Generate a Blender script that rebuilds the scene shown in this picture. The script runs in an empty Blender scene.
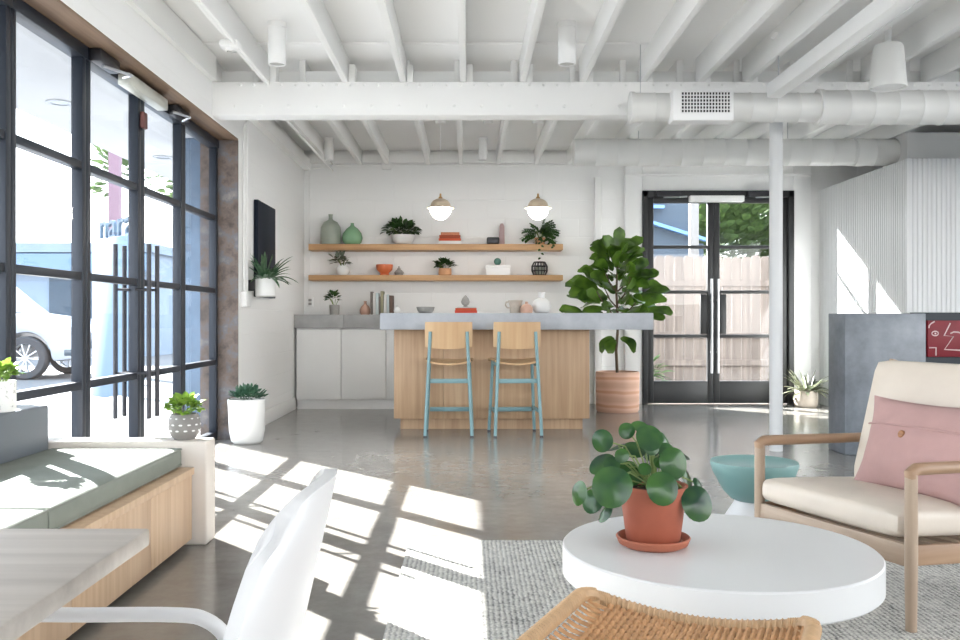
import bpy, bmesh, math, random
from mathutils import Vector, Matrix
random.seed(7)
C = bpy.context.scene.collection
PI = math.pi
V = Vector
FPX, HC, VX, VY = 895.0, 0.95, 468.0, 318.0
def WX(x, y): return (x - VX) * y / FPX
def WZ(r, y): return HC + (VY - r) * y / FPX
def FY(r): return FPX * HC / (r - VY)

# ------------------------------------------------------------------ mesh builder
class MB:
    def __init__(s): s.bm = bmesh.new()
    def _face(s, vs):
        try: return s.bm.faces.new(vs)
        except ValueError: return None
    def add(s, b2, M=None):
        me = bpy.data.meshes.new('tmp'); b2.to_mesh(me); b2.free()
        if M is not None: me.transform(M)
        s.bm.from_mesh(me); bpy.data.meshes.remove(me); return s
    def box(s, x0, x1, y0, y1, z0, z1, bev=0, seg=2, M=None):
        b = bmesh.new(); bmesh.ops.create_cube(b, size=1)
        for v in b.verts:
            v.co = V((x0 + (v.co.x + .5) * (x1 - x0), y0 + (v.co.y + .5) * (y1 - y0), z0 + (v.co.z + .5) * (z1 - z0)))
        if bev: bmesh.ops.bevel(b, geom=b.edges[:], offset=bev, segments=seg, profile=.5, affect='EDGES')
        return s.add(b, M)
    def bar(s, p0, p1, w, h, up=(0, 0, 1), bev=0):
        p0, p1 = V(p0), V(p1); d = p1 - p0; L = d.length; d.normalize(); up = V(up)
        a = up.cross(d)
        if a.length < 1e-4: a = V((1, 0, 0)).cross(d)
        a.normalize(); b = d.cross(a)
        M = Matrix((a, b, d)).transposed().to_4x4(); M.translation = p0
        return s.box(-w/2, w/2, -h/2, h/2, 0, L, bev, 2, M)
    def tube(s, pts, r, n=10, cap=True, closed=False):
        pts = [V(p) for p in pts]; k = len(pts)
        rs = r if isinstance(r, (list, tuple)) else [r] * k
        rings = []; nrm = None
        for i, p in enumerate(pts):
            if closed: t = pts[(i + 1) % k] - pts[i - 1]
            else: t = (pts[min(i + 1, k - 1)] - pts[max(i - 1, 0)])
            t.normalize()
            if nrm is None:
                nrm = V((0, 0, 1)) if abs(t.z) < .9 else V((1, 0, 0))
            nrm = nrm - t * nrm.dot(t)
            if nrm.length < 1e-6: nrm = t.orthogonal()
            nrm.normalize(); b = t.cross(nrm)
            rings.append([s.bm.verts.new(p + (nrm * math.cos(2*PI*j/n) + b * math.sin(2*PI*j/n)) * rs[i]) for j in range(n)])
        for i in range(k if closed else k - 1):
            A, B = rings[i], rings[(i + 1) % k]
            for j in range(n): s._face((A[j], A[(j+1) % n], B[(j+1) % n], B[j]))
        if cap and not closed:
            s._face(list(reversed(rings[0]))); s._face(rings[-1])
        return s
    def lathe(s, prof, c=(0, 0, 0), n=32, M=None):
        b = MB() if M is not None else s
        c = V(c); rings = []
        for (r, z) in prof:
            if r < 1e-6: rings.append([b.bm.verts.new(c + V((0, 0, z)))])
            else: rings.append([b.bm.verts.new(c + V((r*math.cos(2*PI*j/n), r*math.sin(2*PI*j/n), z))) for j in range(n)])
        for A, B in zip(rings, rings[1:]):
            for j in range(n):
                if len(A) == 1 and len(B) == 1: continue
                if len(A) == 1: b._face((A[0], B[(j+1) % n], B[j]))
                elif len(B) == 1: b._face((A[j], A[(j+1) % n], B[0]))
                else: b._face((A[j], A[(j+1) % n], B[(j+1) % n], B[j]))
        if M is not None: s.add(b.bm, M)
        return s
    def prism(s, pts, z0, z1, M=None, bev=0):
        b = bmesh.new()
        lo = [b.verts.new((x, y, z0)) for x, y in pts]; hi = [b.verts.new((x, y, z1)) for x, y in pts]
        b.faces.new(list(reversed(lo))); b.faces.new(hi)
        for i in range(len(pts)):
            j = (i + 1) % len(pts); b.faces.new((lo[i], lo[j], hi[j], hi[i]))
        bmesh.ops.recalc_face_normals(b, faces=b.faces[:])
        if bev: bmesh.ops.bevel(b, geom=b.edges[:], offset=bev, segments=2, profile=.5, affect='EDGES')
        return s.add(b, M)
    def grid(s, nu, nv, f, M=None):
        vs = []
        for i in range(nu + 1):
            row = []
            for j in range(nv + 1):
                p = V(f(i / nu, j / nv))
                if M is not None: p = M @ p
                row.append(s.bm.verts.new(p))
            vs.append(row)
        for i in range(nu):
            for j in range(nv): s._face((vs[i][j], vs[i+1][j], vs[i+1][j+1], vs[i][j+1]))
        return s
    def cushion(s, w, d, h, r=.03, puff=.01, c=(0, 0, 0), M=None, cuts=9):
        b = bmesh.new(); bmesh.ops.create_cube(b, size=2)
        bmesh.ops.subdivide_edges(b, edges=b.edges[:], cuts=cuts, use_grid_fill=True)
        H = (w/2, d/2, h/2)
        for v in b.verts:
            u = v.co.copy()
            q = V([u[i] * H[i] for i in range(3)])
            inn = V([max(-(H[i]-r), min(H[i]-r, q[i])) for i in range(3)])
            dd = q - inn
            if dd.length > 1e-6: q = inn + dd.normalized() * r
            q.z += (1 if u.z > 0 else -1) * puff * (1-u.x*u.x) * (1-u.y*u.y) * abs(u.z)
            q.x += u.x*abs(u.x) * puff * .5 * (1-u.z*u.z); q.y += u.y*abs(u.y) * puff * .5 * (1-u.z*u.z)
            v.co = q + V(c)
        return s.add(b, M)
    def pillow(s, w, h, t, M, seed=1):
        R = random.Random(seed); b = bmesh.new(); n = 22
        def P(i, j, sg):
            u = 2*i/n - 1; v = 2*j/n - 1
            f = max(0, (1-u**2)) * max(0, (1-v**2))
            z = sg * t/2 * f**.55
            kx = 1 - .09*(1-u*u); ky = 1 - .10*(1-v*v)
            z += .006*math.sin(7*u+3*v)*f + .004*math.sin(13*v-5*u)*f
            return V((u*w/2*ky, v*h/2*kx, z))
        A = [[b.verts.new(P(i, j, 1)) for j in range(n+1)] for i in range(n+1)]
        B = [[(A[i][j] if i in (0, n) or j in (0, n) else b.verts.new(P(i, j, -1))) for j in range(n+1)] for i in range(n+1)]
        for i in range(n):
            for j in range(n):
                b.faces.new((A[i][j], A[i+1][j], A[i+1][j+1], A[i][j+1]))
                try: b.faces.new((B[i][j+1], B[i+1][j+1], B[i+1][j], B[i][j]))
                except ValueError: pass
        return s.add(b, M)
    def leaf(s, base, d, up, L, W, prof, droop=.3, fold=.15, nl=6, wave=0):
        base, d, up = V(base), V(d).normalized(), V(up)
        sd = d.cross(up)
        if sd.length < 1e-3: sd = d.orthogonal()
        sd.normalize(); rows = []; p = base.copy(); dd = d.copy()
        ph = random.random()*6
        for i in range(nl + 1):
            t = i / nl; w = W * .5 * prof(t)
            nn = sd.cross(dd).normalized()
            wv = wave * W * math.sin(t*9 + ph)
            rows.append([s.bm.verts.new(p - sd*w + nn*(fold*w + wv)), s.bm.verts.new(p), s.bm.verts.new(p + sd*w + nn*(fold*w - wv))])
            p = p + dd * (L / nl)
            dd = (dd + V((0, 0, -droop / nl))).normalized()
        for a, b in zip(rows, rows[1:]):
            for k in range(2): s._face((a[k], a[k+1], b[k+1], b[k]))
        return s
    def disc(s, c, nrm, r, dome=.12, n=16, asp=1.15, tip=None):
        c, nrm = V(c), V(nrm).normalized()
        a = (V(tip) - nrm*V(tip).dot(nrm)) if tip is not None else nrm.orthogonal()
        a.normalize(); b = nrm.cross(a)
        ce = s.bm.verts.new(c); prev = None; rr = []
        for k in (.4, .75, 1.0):
            ring = []
            for j in range(n):
                th = 2*PI*j/n
                q = c + (a*math.cos(th)*asp*(1 if math.cos(th) > 0 else .85) + b*math.sin(th)) * r * k - nrm * dome * r * k * k * 1.6 + nrm * r*.03*math.sin(3*th)*k
                ring.append(s.bm.verts.new(q))
            rr.append(ring)
        for j in range(n): s._face((ce, rr[0][j], rr[0][(j+1) % n]))
        for A, B in zip(rr, rr[1:]):
            for j in range(n): s._face((A[j], B[j], B[(j+1) % n], A[(j+1) % n]))
        return s
    def build(s, name, m, parent=None, world=False, ang=38, origin=None, flat=False):
        if world and parent is not None:
            for v in s.bm.verts: v.co -= parent.location
        if origin is not None:
            for v in s.bm.verts: v.co -= V(origin)
        bmesh.ops.recalc_face_normals(s.bm, faces=s.bm.faces[:]) if not flat else None
        me = bpy.data.meshes.new(name); s.bm.to_mesh(me); s.bm.free()
        if ang and len(me.polygons):
            for p in me.polygons: p.use_smooth = True
            me.set_sharp_from_angle(angle=math.radians(ang))
        for mm in (m if isinstance(m, (list, tuple)) else [m]): me.materials.append(mm)
        o = bpy.data.objects.new(name, me); C.objects.link(o)
        if parent is not None: o.parent = parent
        if origin is not None: o.location = origin
        return o

def smooth(pts, k=5):
    pts = [V(p) for p in pts]; out = []
    for i in range(len(pts)-1):
        a, b_, c, d = pts[max(i-1, 0)], pts[i], pts[i+1], pts[min(i+2, len(pts)-1)]
        for j in range(k):
            t = j/k; out.append(.5*((2*b_) + (c-a)*t + (2*a-5*b_+4*c-d)*t*t + (3*b_-a-3*c+d)*t**3))
    out.append(pts[-1]); return out
def thing(name, label, cat, loc=(0, 0, 0), rz=0, group=None, kind=None):
    o = bpy.data.objects.new(name, None); C.objects.link(o); o.empty_display_size = .1
    o.location = loc; o.rotation_euler = (0, 0, rz); o['label'] = label; o['category'] = cat
    if group: o['group'] = group
    if kind: o['kind'] = kind
    return o
def tag(o, label, cat, group=None, kind=None):
    o['label'] = label; o['category'] = cat
    if group: o['group'] = group
    if kind: o['kind'] = kind
    return o
def struct(o, label=None, cat=None):
    o['kind'] = 'structure'
    if label: o['label'] = label
    if cat: o['category'] = cat
    return o
def dup(root, loc=None, rz=None, label=None):
    r = root.copy(); C.objects.link(r)
    if loc is not None: r.location = loc
    if rz is not None: r.rotation_euler = (0, 0, rz)
    if label: r['label'] = label
    for ch in list(root.children):
        c = ch.copy(); C.objects.link(c); c.parent = r
        for g in list(ch.children):
            d = g.copy(); C.objects.link(d); d.parent = c
    return r

# ------------------------------------------------------------------ materials
def srgb(r, g, b):
    f = lambda c: c/12.92 if c <= .04045 else ((c+.055)/1.055)**2.4
    return (f(r/255), f(g/255), f(b/255))
class N:
    def __init__(s, name):
        s.m = bpy.data.materials.new(name); s.m.use_nodes = True; s.t = s.m.node_tree; s.n = s.t.nodes; s.l = s.t.links
        s.b = s.n['Principled BSDF']
    def add(s, ty, **kw):
        o = s.n.new(ty)
        for k, v in kw.items(): setattr(o, k, v)
        return o
    def link(s, a, b): s.l.new(a, b)
    def coord(s, scale=(1, 1, 1), rot=(0, 0, 0), kind='Object'):
        tc = s.add('ShaderNodeTexCoord'); mp = s.add('ShaderNodeMapping')
        mp.inputs['Scale'].default_value = scale; mp.inputs['Rotation'].default_value = rot
        s.link(tc.outputs[kind], mp.inputs['Vector']); return mp.outputs['Vector']
    def noise(s, vec, scale, detail=4, rough=.55):
        t = s.add('ShaderNodeTexNoise'); t.inputs['Scale'].default_value = scale; t.inputs['Detail'].default_value = detail
        t.inputs['Roughness'].default_value = rough; s.link(vec, t.inputs['Vector']); return t.outputs['Fac']
    def ramp(s, fac, stops):
        r = s.add('ShaderNodeValToRGB'); e = r.color_ramp.elements
        e[0].position, e[0].color = stops[0][0], (*stops[0][1], 1); e[1].position, e[1].color = stops[-1][0], (*stops[-1][1], 1)
        for p, c in stops[1:-1]:
            k = e.new(p); k.color = (*c, 1)
        s.link(fac, r.inputs['Fac']); return r.outputs['Color']
    def bump(s, h, strength, dist=.01):
        b = s.add('ShaderNodeBump'); b.inputs['Strength'].default_value = strength; b.inputs['Distance'].default_value = dist
        s.link(h, b.inputs['Height']); s.link(b.outputs['Normal'], s.b.inputs['Normal'])
def mat(name, col, rough=.5, metal=0, var=0, vs=6, bump=0, bs=60, spec=.5, coat=0, emit=None, es=0, trans=0, alpha=None, sub=0, sheen=0):
    k = N(name); b = k.b
    b.inputs['Base Color'].default_value = (*col, 1); b.inputs['Roughness'].default_value = rough; b.inputs['Metallic'].default_value = metal
    b.inputs['Specular IOR Level'].default_value = spec; b.inputs['Coat Weight'].default_value = coat
    b.inputs['Transmission Weight'].default_value = trans
    if sheen: b.inputs['Sheen Weight'].default_value = sheen
    if var or bump: vec = k.coord()
    if var:
        c0 = tuple(max(0, c*(1-var)) for c in col); c1 = tuple(min(1, c*(1+var)) for c in col)
        k.link(k.ramp(k.noise(vec, vs), [(.3, c0), (.7, c1)]), b.inputs['Base Color'])
    if bump: k.bump(k.noise(vec, bs, 3), bump)
    if emit: b.inputs['Emission Color'].default_value = (*emit, 1); b.inputs['Emission Strength'].default_value = es
    return k.m
def wood(name, c0, c1, axis=0, scale=1, rough=.45, bump=.05):
    k = N(name); sc = [34*scale]*3; sc[axis] = 1.6*scale
    vec = k.coord(tuple(sc)); f = k.noise(vec, 1, 5, .6)
    vec2 = k.coord(tuple(s*.25 for s in sc)); f2 = k.noise(vec2, 1, 2)
    mx = k.add('ShaderNodeMath', operation='MULTIPLY_ADD'); k.link(f, mx.inputs[0]); mx.inputs[1].default_value = .6
    m2 = k.add('ShaderNodeMath', operation='MULTIPLY'); k.link(f2, m2.inputs[0]); m2.inputs[1].default_value = .4; k.link(m2.outputs[0], mx.inputs[2])
    k.link(k.ramp(mx.outputs[0], [(.34, c0), (.64, c1)]), k.b.inputs['Base Color'])
    k.b.inputs['Roughness'].default_value = rough; k.bump(f, bump); return k.m
def leafmat(name, c0, c1, rough=.35, vs=14, tr=.25):
    k = N(name); vec = k.coord(); f = k.noise(vec, vs, 2)
    col = k.ramp(f, [(.3, c0), (.7, c1)])
    k.link(col, k.b.inputs['Base Color']); k.b.inputs['Roughness'].default_value = rough
    t = k.add('ShaderNodeBsdfTranslucent'); k.link(col, t.inputs['Color'])
    mx = k.add('ShaderNodeMixShader'); mx.inputs[0].default_value = tr
    k.link(k.b.outputs[0], mx.inputs[1]); k.link(t.outputs[0], mx.inputs[2])
    k.link(mx.outputs[0], k.n['Material Output'].inputs['Surface']); return k.m

WHITE = mat('painted_white', (.87, .87, .86), .55, bump=.03, bs=25)
WHITE_S = mat('satin_white', (.86, .86, .855), .35)
CAB_W = mat('cabinet_white', (.88, .885, .885), .4)
DUCTW = mat('duct_white', (.74, .74, .72), .42)
CEILW = mat('ceiling_white', (.88, .88, .875), .6, bump=.02, bs=12)
PARTW = mat('corrugated_white', (.69, .70, .70), .4)
FRAME = mat('black_steel', srgb(40, 46, 56), .38, .3)
FRAME2 = mat('charcoal_steel', srgb(56, 57, 58), .4, .3)
STEEL = mat('brushed_steel', (.55, .56, .58), .3, 1)
DARKM = mat('dark_metal', srgb(60, 60, 64), .4, .6)
BLACK = mat('black_plastic', (.02, .02, .022), .4)
SCREEN = mat('dark_screen', (.010, .015, .026), .6, spec=.15)
NAVY = mat('navy_paint', srgb(18, 32, 44), .5, var=.1)
TEAL = mat('teal_metal', srgb(116, 150, 155), .4)
TEALTOP = mat('teal_plastic', srgb(118, 155, 153), .45)
def cmu(name, col, axis):
    k = N(name); tc = k.add('ShaderNodeTexCoord'); sp = k.add('ShaderNodeSeparateXYZ'); cb = k.add('ShaderNodeCombineXYZ')
    k.link(tc.outputs['Object'], sp.inputs[0]); k.link(sp.outputs[axis], cb.inputs[0]); k.link(sp.outputs['Z'], cb.inputs[1])
    br = k.add('ShaderNodeTexBrick'); br.inputs['Scale'].default_value = 1; br.inputs['Brick Width'].default_value = .41
    br.inputs['Row Height'].default_value = .205; br.inputs['Mortar Size'].default_value = .006; br.inputs['Mortar Smooth'].default_value = .6
    k.link(cb.outputs[0], br.inputs['Vector'])
    k.b.inputs['Base Color'].default_value = (*col, 1); k.b.inputs['Roughness'].default_value = .55
    br.inputs['Color1'].default_value = (1, 1, 1, 1); br.inputs['Color2'].default_value = (1, 1, 1, 1); br.inputs['Mortar'].default_value = (0, 0, 0, 1)
    n = k.noise(tc.outputs['Object'], 30, 4)
    ad = k.add('ShaderNodeMath', operation='MULTIPLY_ADD'); k.link(n, ad.inputs[0]); ad.inputs[1].default_value = .12; k.link(br.outputs['Color'], ad.inputs[2])
    k.bump(ad.outputs[0], .35, .006); return k.m
WALLB = cmu('painted_block_back', (.87, .87, .865), 'X')
WALLL = cmu('painted_block_left', (.87, .87, .865), 'Y')
def rusty():
    k = N('weathered_brown'); v = k.coord((1, 1, 1)); f = k.noise(v, 7, 6, .65)
    k.link(k.ramp(f, [(.32, srgb(66, 58, 55)), (.48, srgb(104, 90, 82)), (.58, srgb(98, 97, 102)), (.72, srgb(136, 128, 124))]), k.b.inputs['Base Color'])
    k.b.inputs['Roughness'].default_value = .6; k.bump(f, .2); return k.m
RUST = rusty()
SOFF = wood('weathered_board', srgb(92, 72, 58), srgb(150, 124, 102), 1, .35, .7, .2)
def floor_mat():
    k = N('polished_concrete'); v = k.coord((1, 1, 1)); f = k.noise(v, 1.1, 7, .6); f2 = k.noise(v, 9, 6, .7)
    a = k.add('ShaderNodeMath', operation='MULTIPLY_ADD'); k.link(f, a.inputs[0]); a.inputs[1].default_value = .6
    b = k.add('ShaderNodeMath', operation='MULTIPLY'); k.link(f2, b.inputs[0]); b.inputs[1].default_value = .4; k.link(b.outputs[0], a.inputs[2])
    k.link(k.ramp(a.outputs[0], [(.34, (.16, .149, .132)), (.5, (.212, .202, .186)), (.66, (.27, .26, .242))]), k.b.inputs['Base Color'])
    mr = k.add('ShaderNodeMapRange'); k.link(f2, mr.inputs[0]); mr.inputs[3].default_value = .10; mr.inputs[4].default_value = .26
    k.link(mr.outputs[0], k.b.inputs['Roughness']); k.bump(f2, .012, .01)
    k.b.inputs['Specular IOR Level'].default_value = .7; return k.m
FLOOR = floor_mat()
def concrete(name, c0, c1, rough=.55, s=4):
    k = N(name); v = k.coord(); f = k.noise(v, s, 7, .62)
    k.link(k.ramp(f, [(.3, c0), (.7, c1)]), k.b.inputs['Base Color']); k.b.inputs['Roughness'].default_value = rough
    k.bump(k.noise(v, 40, 4), .05); return k.m
CONC_I = concrete('island_concrete', srgb(152, 156, 163), srgb(180, 184, 190), .45)
CONC_C = concrete('counter_concrete', srgb(150, 151, 152), srgb(178, 178, 178), .5)
CONC_F = concrete('hearth_concrete', srgb(84, 90, 98), srgb(136, 142, 150), .42, 3)
OAK_V = wood('oak_vertical', srgb(166, 134, 104), srgb(190, 160, 128), 2)
OAK_SHELF = wood('oak_shelf', srgb(172, 130, 88), srgb(202, 162, 118), 0)
OAK_LIGHT = wood('oak_light', srgb(180, 144, 104), srgb(200, 168, 128), 2, .6)
BENCH_W = wood('bench_oak', srgb(186, 154, 124), srgb(208, 180, 150), 2)
TABLE_W = wood('table_ash', srgb(168, 159, 150), srgb(194, 186, 177), 0, 1.2)
CHAIR_W = wood('chair_oak', srgb(148, 126, 108), srgb(174, 154, 134), 2)
CHAIR_WX = wood('chair_oak_rail', srgb(148, 126, 108), srgb(174, 154, 134), 0)
CHAIR_WY = wood('chair_oak_arm', srgb(142, 112, 88), srgb(168, 138, 112), 1)
def fabric(name, c, rough=.9, s=420, b=.15, var=.06):
    k = N(name); v = k.coord(); w = k.noise(v, s, 2); f = k.noise(v, 9, 3)
    k.link(k.ramp(f, [(.3, tuple(x*(1-var) for x in c)), (.7, tuple(min(1, x*(1+var)) for x in c))]), k.b.inputs['Base Color'])
    k.b.inputs['Roughness'].default_value = rough; k.bump(w, b, .003); return k.m
CUSH = fabric('grey_green_fabric', srgb(126, 131, 123))
SLATE = fabric('slate_fabric', srgb(92, 98, 104))
LEATHER = mat('cream_leather', srgb(208, 197, 184), .42, var=.06, vs=5, bump=.12, bs=14)
PINK = fabric('pink_linen', srgb(178, 144, 141), .9, 260, .3)
TERRA = mat('terracotta', srgb(156, 84, 62), .65, var=.1, vs=9)
TERRA2 = mat('terracotta_saucer', srgb(166, 98, 74), .65, var=.08, vs=9)
SOIL = mat('soil', srgb(52, 42, 34), .95, var=.4, vs=60, bump=.6, bs=80)
TABLE_WH = mat('coffee_table_white', (.64, .64, .64), .3)
CHWH = mat('chair_white_plastic', (.68, .68, .69), .38)
RATTAN = mat('rattan', srgb(178, 135, 94), .5, var=.2, vs=40)
RATTAN2 = mat('rattan_wrap', srgb(184, 152, 116), .5, var=.12, vs=50)
GLASSV = mat('frosted_grey_glass', srgb(150, 158, 146), .3, var=.05)
GREENV = mat('green_glass', srgb(128, 168, 132), .25)
CERW = mat('white_ceramic', (.76, .76, .75), .35)
CERG = mat('grey_ceramic', srgb(158, 156, 152), .5, var=.1, vs=20)
CERB = mat('beige_ceramic', srgb(190, 180, 168), .5, var=.1, vs=20)
CERP = mat('pink_ceramic', srgb(198, 160, 142), .55, var=.06)
CERO = mat('orange_ceramic', srgb(208, 110, 66), .45)
TAN = mat('tan_pot', srgb(210, 158, 118), .6, var=.1, vs=20)
L_FIG = leafmat('fig_leaf', srgb(38, 66, 22), srgb(104, 142, 50), .28, 6, .32)
L_PIL = leafmat('pilea_leaf', srgb(24, 58, 44), srgb(64, 106, 46), .2, 11, .3)  # lime end of the noise paints in the look of sunlit, backlit leaves
L_LIME = leafmat('lime_leaf', srgb(84, 126, 40), srgb(160, 190, 84), .4, 30)
L_DARK = leafmat('dark_leaf', srgb(34, 62, 30), srgb(66, 100, 48), .4)
L_GREY = leafmat('grey_green_leaf', srgb(92, 104, 90), srgb(138, 148, 130), .5)
L_SUCC = leafmat('blue_green_leaf', srgb(44, 78, 62), srgb(84, 122, 96), .4)
L_SPID = leafmat('strap_leaf', srgb(54, 92, 66), srgb(110, 142, 108), .35)
L_VAR = leafmat('variegated_leaf', srgb(62, 78, 58), srgb(150, 150, 126), .45, 12)
L_TREE = leafmat('tree_leaf', srgb(50, 72, 36), srgb(96, 116, 64), .6)
STEM = mat('stem_green', srgb(112, 132, 70), .6)
BARK = mat('bark', srgb(92, 76, 60), .8, var=.2, vs=30)
BRASS = mat('brass', srgb(200, 160, 110), .3, .9)
PALEW = mat('pale_beech', srgb(196, 178, 156), .45)
OPAL = mat('opal_glass', (.9, .88, .82), .2, emit=(1, .94, .84), es=14)
REDP = mat('art_red', srgb(126, 18, 34), .5, var=.08)
CHALK = mat('art_line', srgb(226, 206, 206), .6)
PAPER = mat('paper', (.75, .73, .68), .8)
def glass():
    k = N('window_glass'); k.n.remove(k.b)
    tr = k.add('ShaderNodeBsdfTransparent'); tr.inputs['Color'].default_value = (.96, .98, 1, 1)
    gl = k.add('ShaderNodeBsdfGlossy'); gl.inputs['Roughness'].default_value = .02
    lw = k.add('ShaderNodeLayerWeight'); lw.inputs['Blend'].default_value = .5
    pw = k.add('ShaderNodeMath', operation='POWER'); k.link(lw.outputs['Facing'], pw.inputs[0]); pw.inputs[1].default_value = 5
    ma = k.add('ShaderNodeMath', operation='MULTIPLY_ADD'); k.link(pw.outputs[0], ma.inputs[0]); ma.inputs[1].default_value = .45; ma.inputs[2].default_value = .025
    mx = k.add('ShaderNodeMixShader'); k.link(ma.outputs[0], mx.inputs[0]); k.link(tr.outputs[0], mx.inputs[1]); k.link(gl.outputs[0], mx.inputs[2])
    k.link(mx.outputs[0], k.n['Material Output'].inputs['Surface']); return k.m
GLASS = glass()
def rug_mat():
    k = N('woven_rug'); v = k.coord()
    def wave(d, sc, dist):
        w = k.add('ShaderNodeTexWave'); w.bands_direction = d; w.inputs['Scale'].default_value = sc; w.inputs['Distortion'].default_value = dist
        w.inputs['Detail'].default_value = 2; w.inputs['Detail Scale'].default_value = 3; k.link(v, w.inputs['Vector']); return w.outputs['Fac']
    a = wave('X', 18, 3.0); b = wave('Y', 26, 3.5); f = k.noise(v, 40, 5, .75); g = k.noise(v, 5, 3)
    m1 = k.add('ShaderNodeMath', operation='MULTIPLY'); k.link(a, m1.inputs[0]); k.link(b, m1.inputs[1])
    m2 = k.add('ShaderNodeMath', operation='MULTIPLY_ADD'); k.link(m1.outputs[0], m2.inputs[0]); m2.inputs[1].default_value = .45; 
    m4 = k.add('ShaderNodeMath', operation='MULTIPLY'); k.link(f, m4.inputs[0]); m4.inputs[1].default_value = .7; k.link(m4.outputs[0], m2.inputs[2])
    m3 = k.add('ShaderNodeMath', operation='MULTIPLY_ADD'); k.link(g, m3.inputs[0]); m3.inputs[1].default_value = .25; k.link(m2.outputs[0], m3.inputs[2])
    k.link(k.ramp(m3.outputs[0], [(.36, srgb(92, 91, 89)), (.5, srgb(172, 170, 165)), (.7, srgb(226, 223, 216))]), k.b.inputs['Base Color'])
    k.b.inputs['Roughness'].default_value = .95; k.bump(m2.outputs[0], .8, .012); return k.m
RUG = rug_mat()
def banded():
    k = N('banded_terracotta'); v = k.coord((1, 1, 1)); w = k.add('ShaderNodeTexWave'); w.bands_direction = 'Z'
    w.inputs['Scale'].default_value = 2.3; w.inputs['Distortion'].default_value = 1.2; k.link(v, w.inputs['Vector'])
    k.link(k.ramp(w.outputs['Fac'], [(.1, srgb(206, 166, 144)), (.8, srgb(224, 186, 164)), (1, srgb(206, 158, 130))]), k.b.inputs['Base Color'])
    k.b.inputs['Roughness'].default_value = .7; return k.m
BAND = banded()
def speckle():
    k = N('speckled_white'); v = k.coord(); f = k.noise(v, 60, 2)
    k.link(k.ramp(f, [(.3, (.35, .34, .33)), (.42, (.78, .77, .75))]), k.b.inputs['Base Color']); k.b.inputs['Roughness'].default_value = .5; return k.m
SPECK = speckle()
# outdoor
STREET = mat('street_concrete', (.10, .10, .105), .85, var=.15, vs=1)
WALK = mat('sidewalk_concrete', (.2, .2, .2), .85, var=.1, vs=2)
CARW = mat('car_white', (.36, .38, .41), .25, coat=.5)
TYRE = mat('tyre', (.05, .05, .055), .8)
RIM = mat('alloy', (.55, .57, .6), .3, .7)
CARG = mat('car_glass', (.06, .08, .1), .1)
LAMPG = mat('lamp_glass', (.4, .43, .46), .1)
BLUEB = mat('pale_blue_render', srgb(104, 126, 150), .8, var=.06, vs=1)
PALEB = mat('pale_render', srgb(120, 134, 150), .8, var=.06, vs=1)
REDB = mat('brick_red', srgb(116, 92, 104), .8, var=.1)
PIER = mat('pier_blue_grey', srgb(84, 102, 122), .75, var=.15, vs=4)
FENCE = wood('cedar_fence', srgb(78, 68, 61), srgb(112, 100, 91), 2, .5, .8)
BLUET = mat('blue_trim', srgb(96, 134, 176), .6)
DKROOF = mat('grey_siding', srgb(62, 74, 86), .8, var=.1)
POSTW = mat('white_post', (.15, .145, .14), .7)
SIGNL = mat('sign_letter', srgb(70, 92, 110), .5)

# ------------------------------------------------------------------ camera, sun, sky
cam = bpy.data.cameras.new('camera'); co = bpy.data.objects.new('camera', cam); C.objects.link(co)
co.location = (0, 0, HC); co.rotation_euler = (PI/2, 0, 0)
cam.sensor_width = 36; cam.lens = FPX/960*36; cam.shift_x = 12/960; cam.shift_y = -2/960; cam.clip_start = .05; cam.clip_end = 300
bpy.context.scene.camera = co
sl = bpy.data.lights.new('sun', 'SUN'); so = bpy.data.objects.new('sun', sl); C.objects.link(so)
SD = V((.671*2.07, -.742*2.07, -1)).normalized()
so.rotation_euler = SD.to_track_quat('-Z', 'Y').to_euler(); so.location = (-6, 8, 8)
sl.energy = 26; sl.color = (1, .96, .90); sl.angle = .006
w = bpy.data.worlds.new('sky'); bpy.context.scene.world = w; w.use_nodes = True
bg = w.node_tree.nodes['Background']
tc = w.node_tree.nodes.new('ShaderNodeTexCoord'); sx = w.node_tree.nodes.new('ShaderNodeSeparateXYZ'); rp = w.node_tree.nodes.new('ShaderNodeValToRGB')
w.node_tree.links.new(tc.outputs['Generated'], sx.inputs[0]); w.node_tree.links.new(sx.outputs['Z'], rp.inputs[0])
rp.color_ramp.elements[0].position = 0; rp.color_ramp.elements[0].color = (1, .985, .96, 1)
rp.color_ramp.elements[1].position = .7; rp.color_ramp.elements[1].color = (.72, .86, 1, 1)
w.node_tree.links.new(rp.outputs[0], bg.inputs[0]); bg.inputs[1].default_value = 3.0
vs = bpy.context.scene.view_settings
vs.view_transform = 'Standard'; vs.look = 'None'; vs.gamma = 1; vs.use_curve_mapping = False; vs.exposure = 1.22
bpy.context.scene.cycles.max_bounces = 10; bpy.context.scene.cycles.diffuse_bounces = 6; bpy.context.scene.cycles.transparent_max_bounces = 16
bpy.context.scene.cycles.sample_clamp_indirect = 6
#EXTRA_LIGHTS

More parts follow.
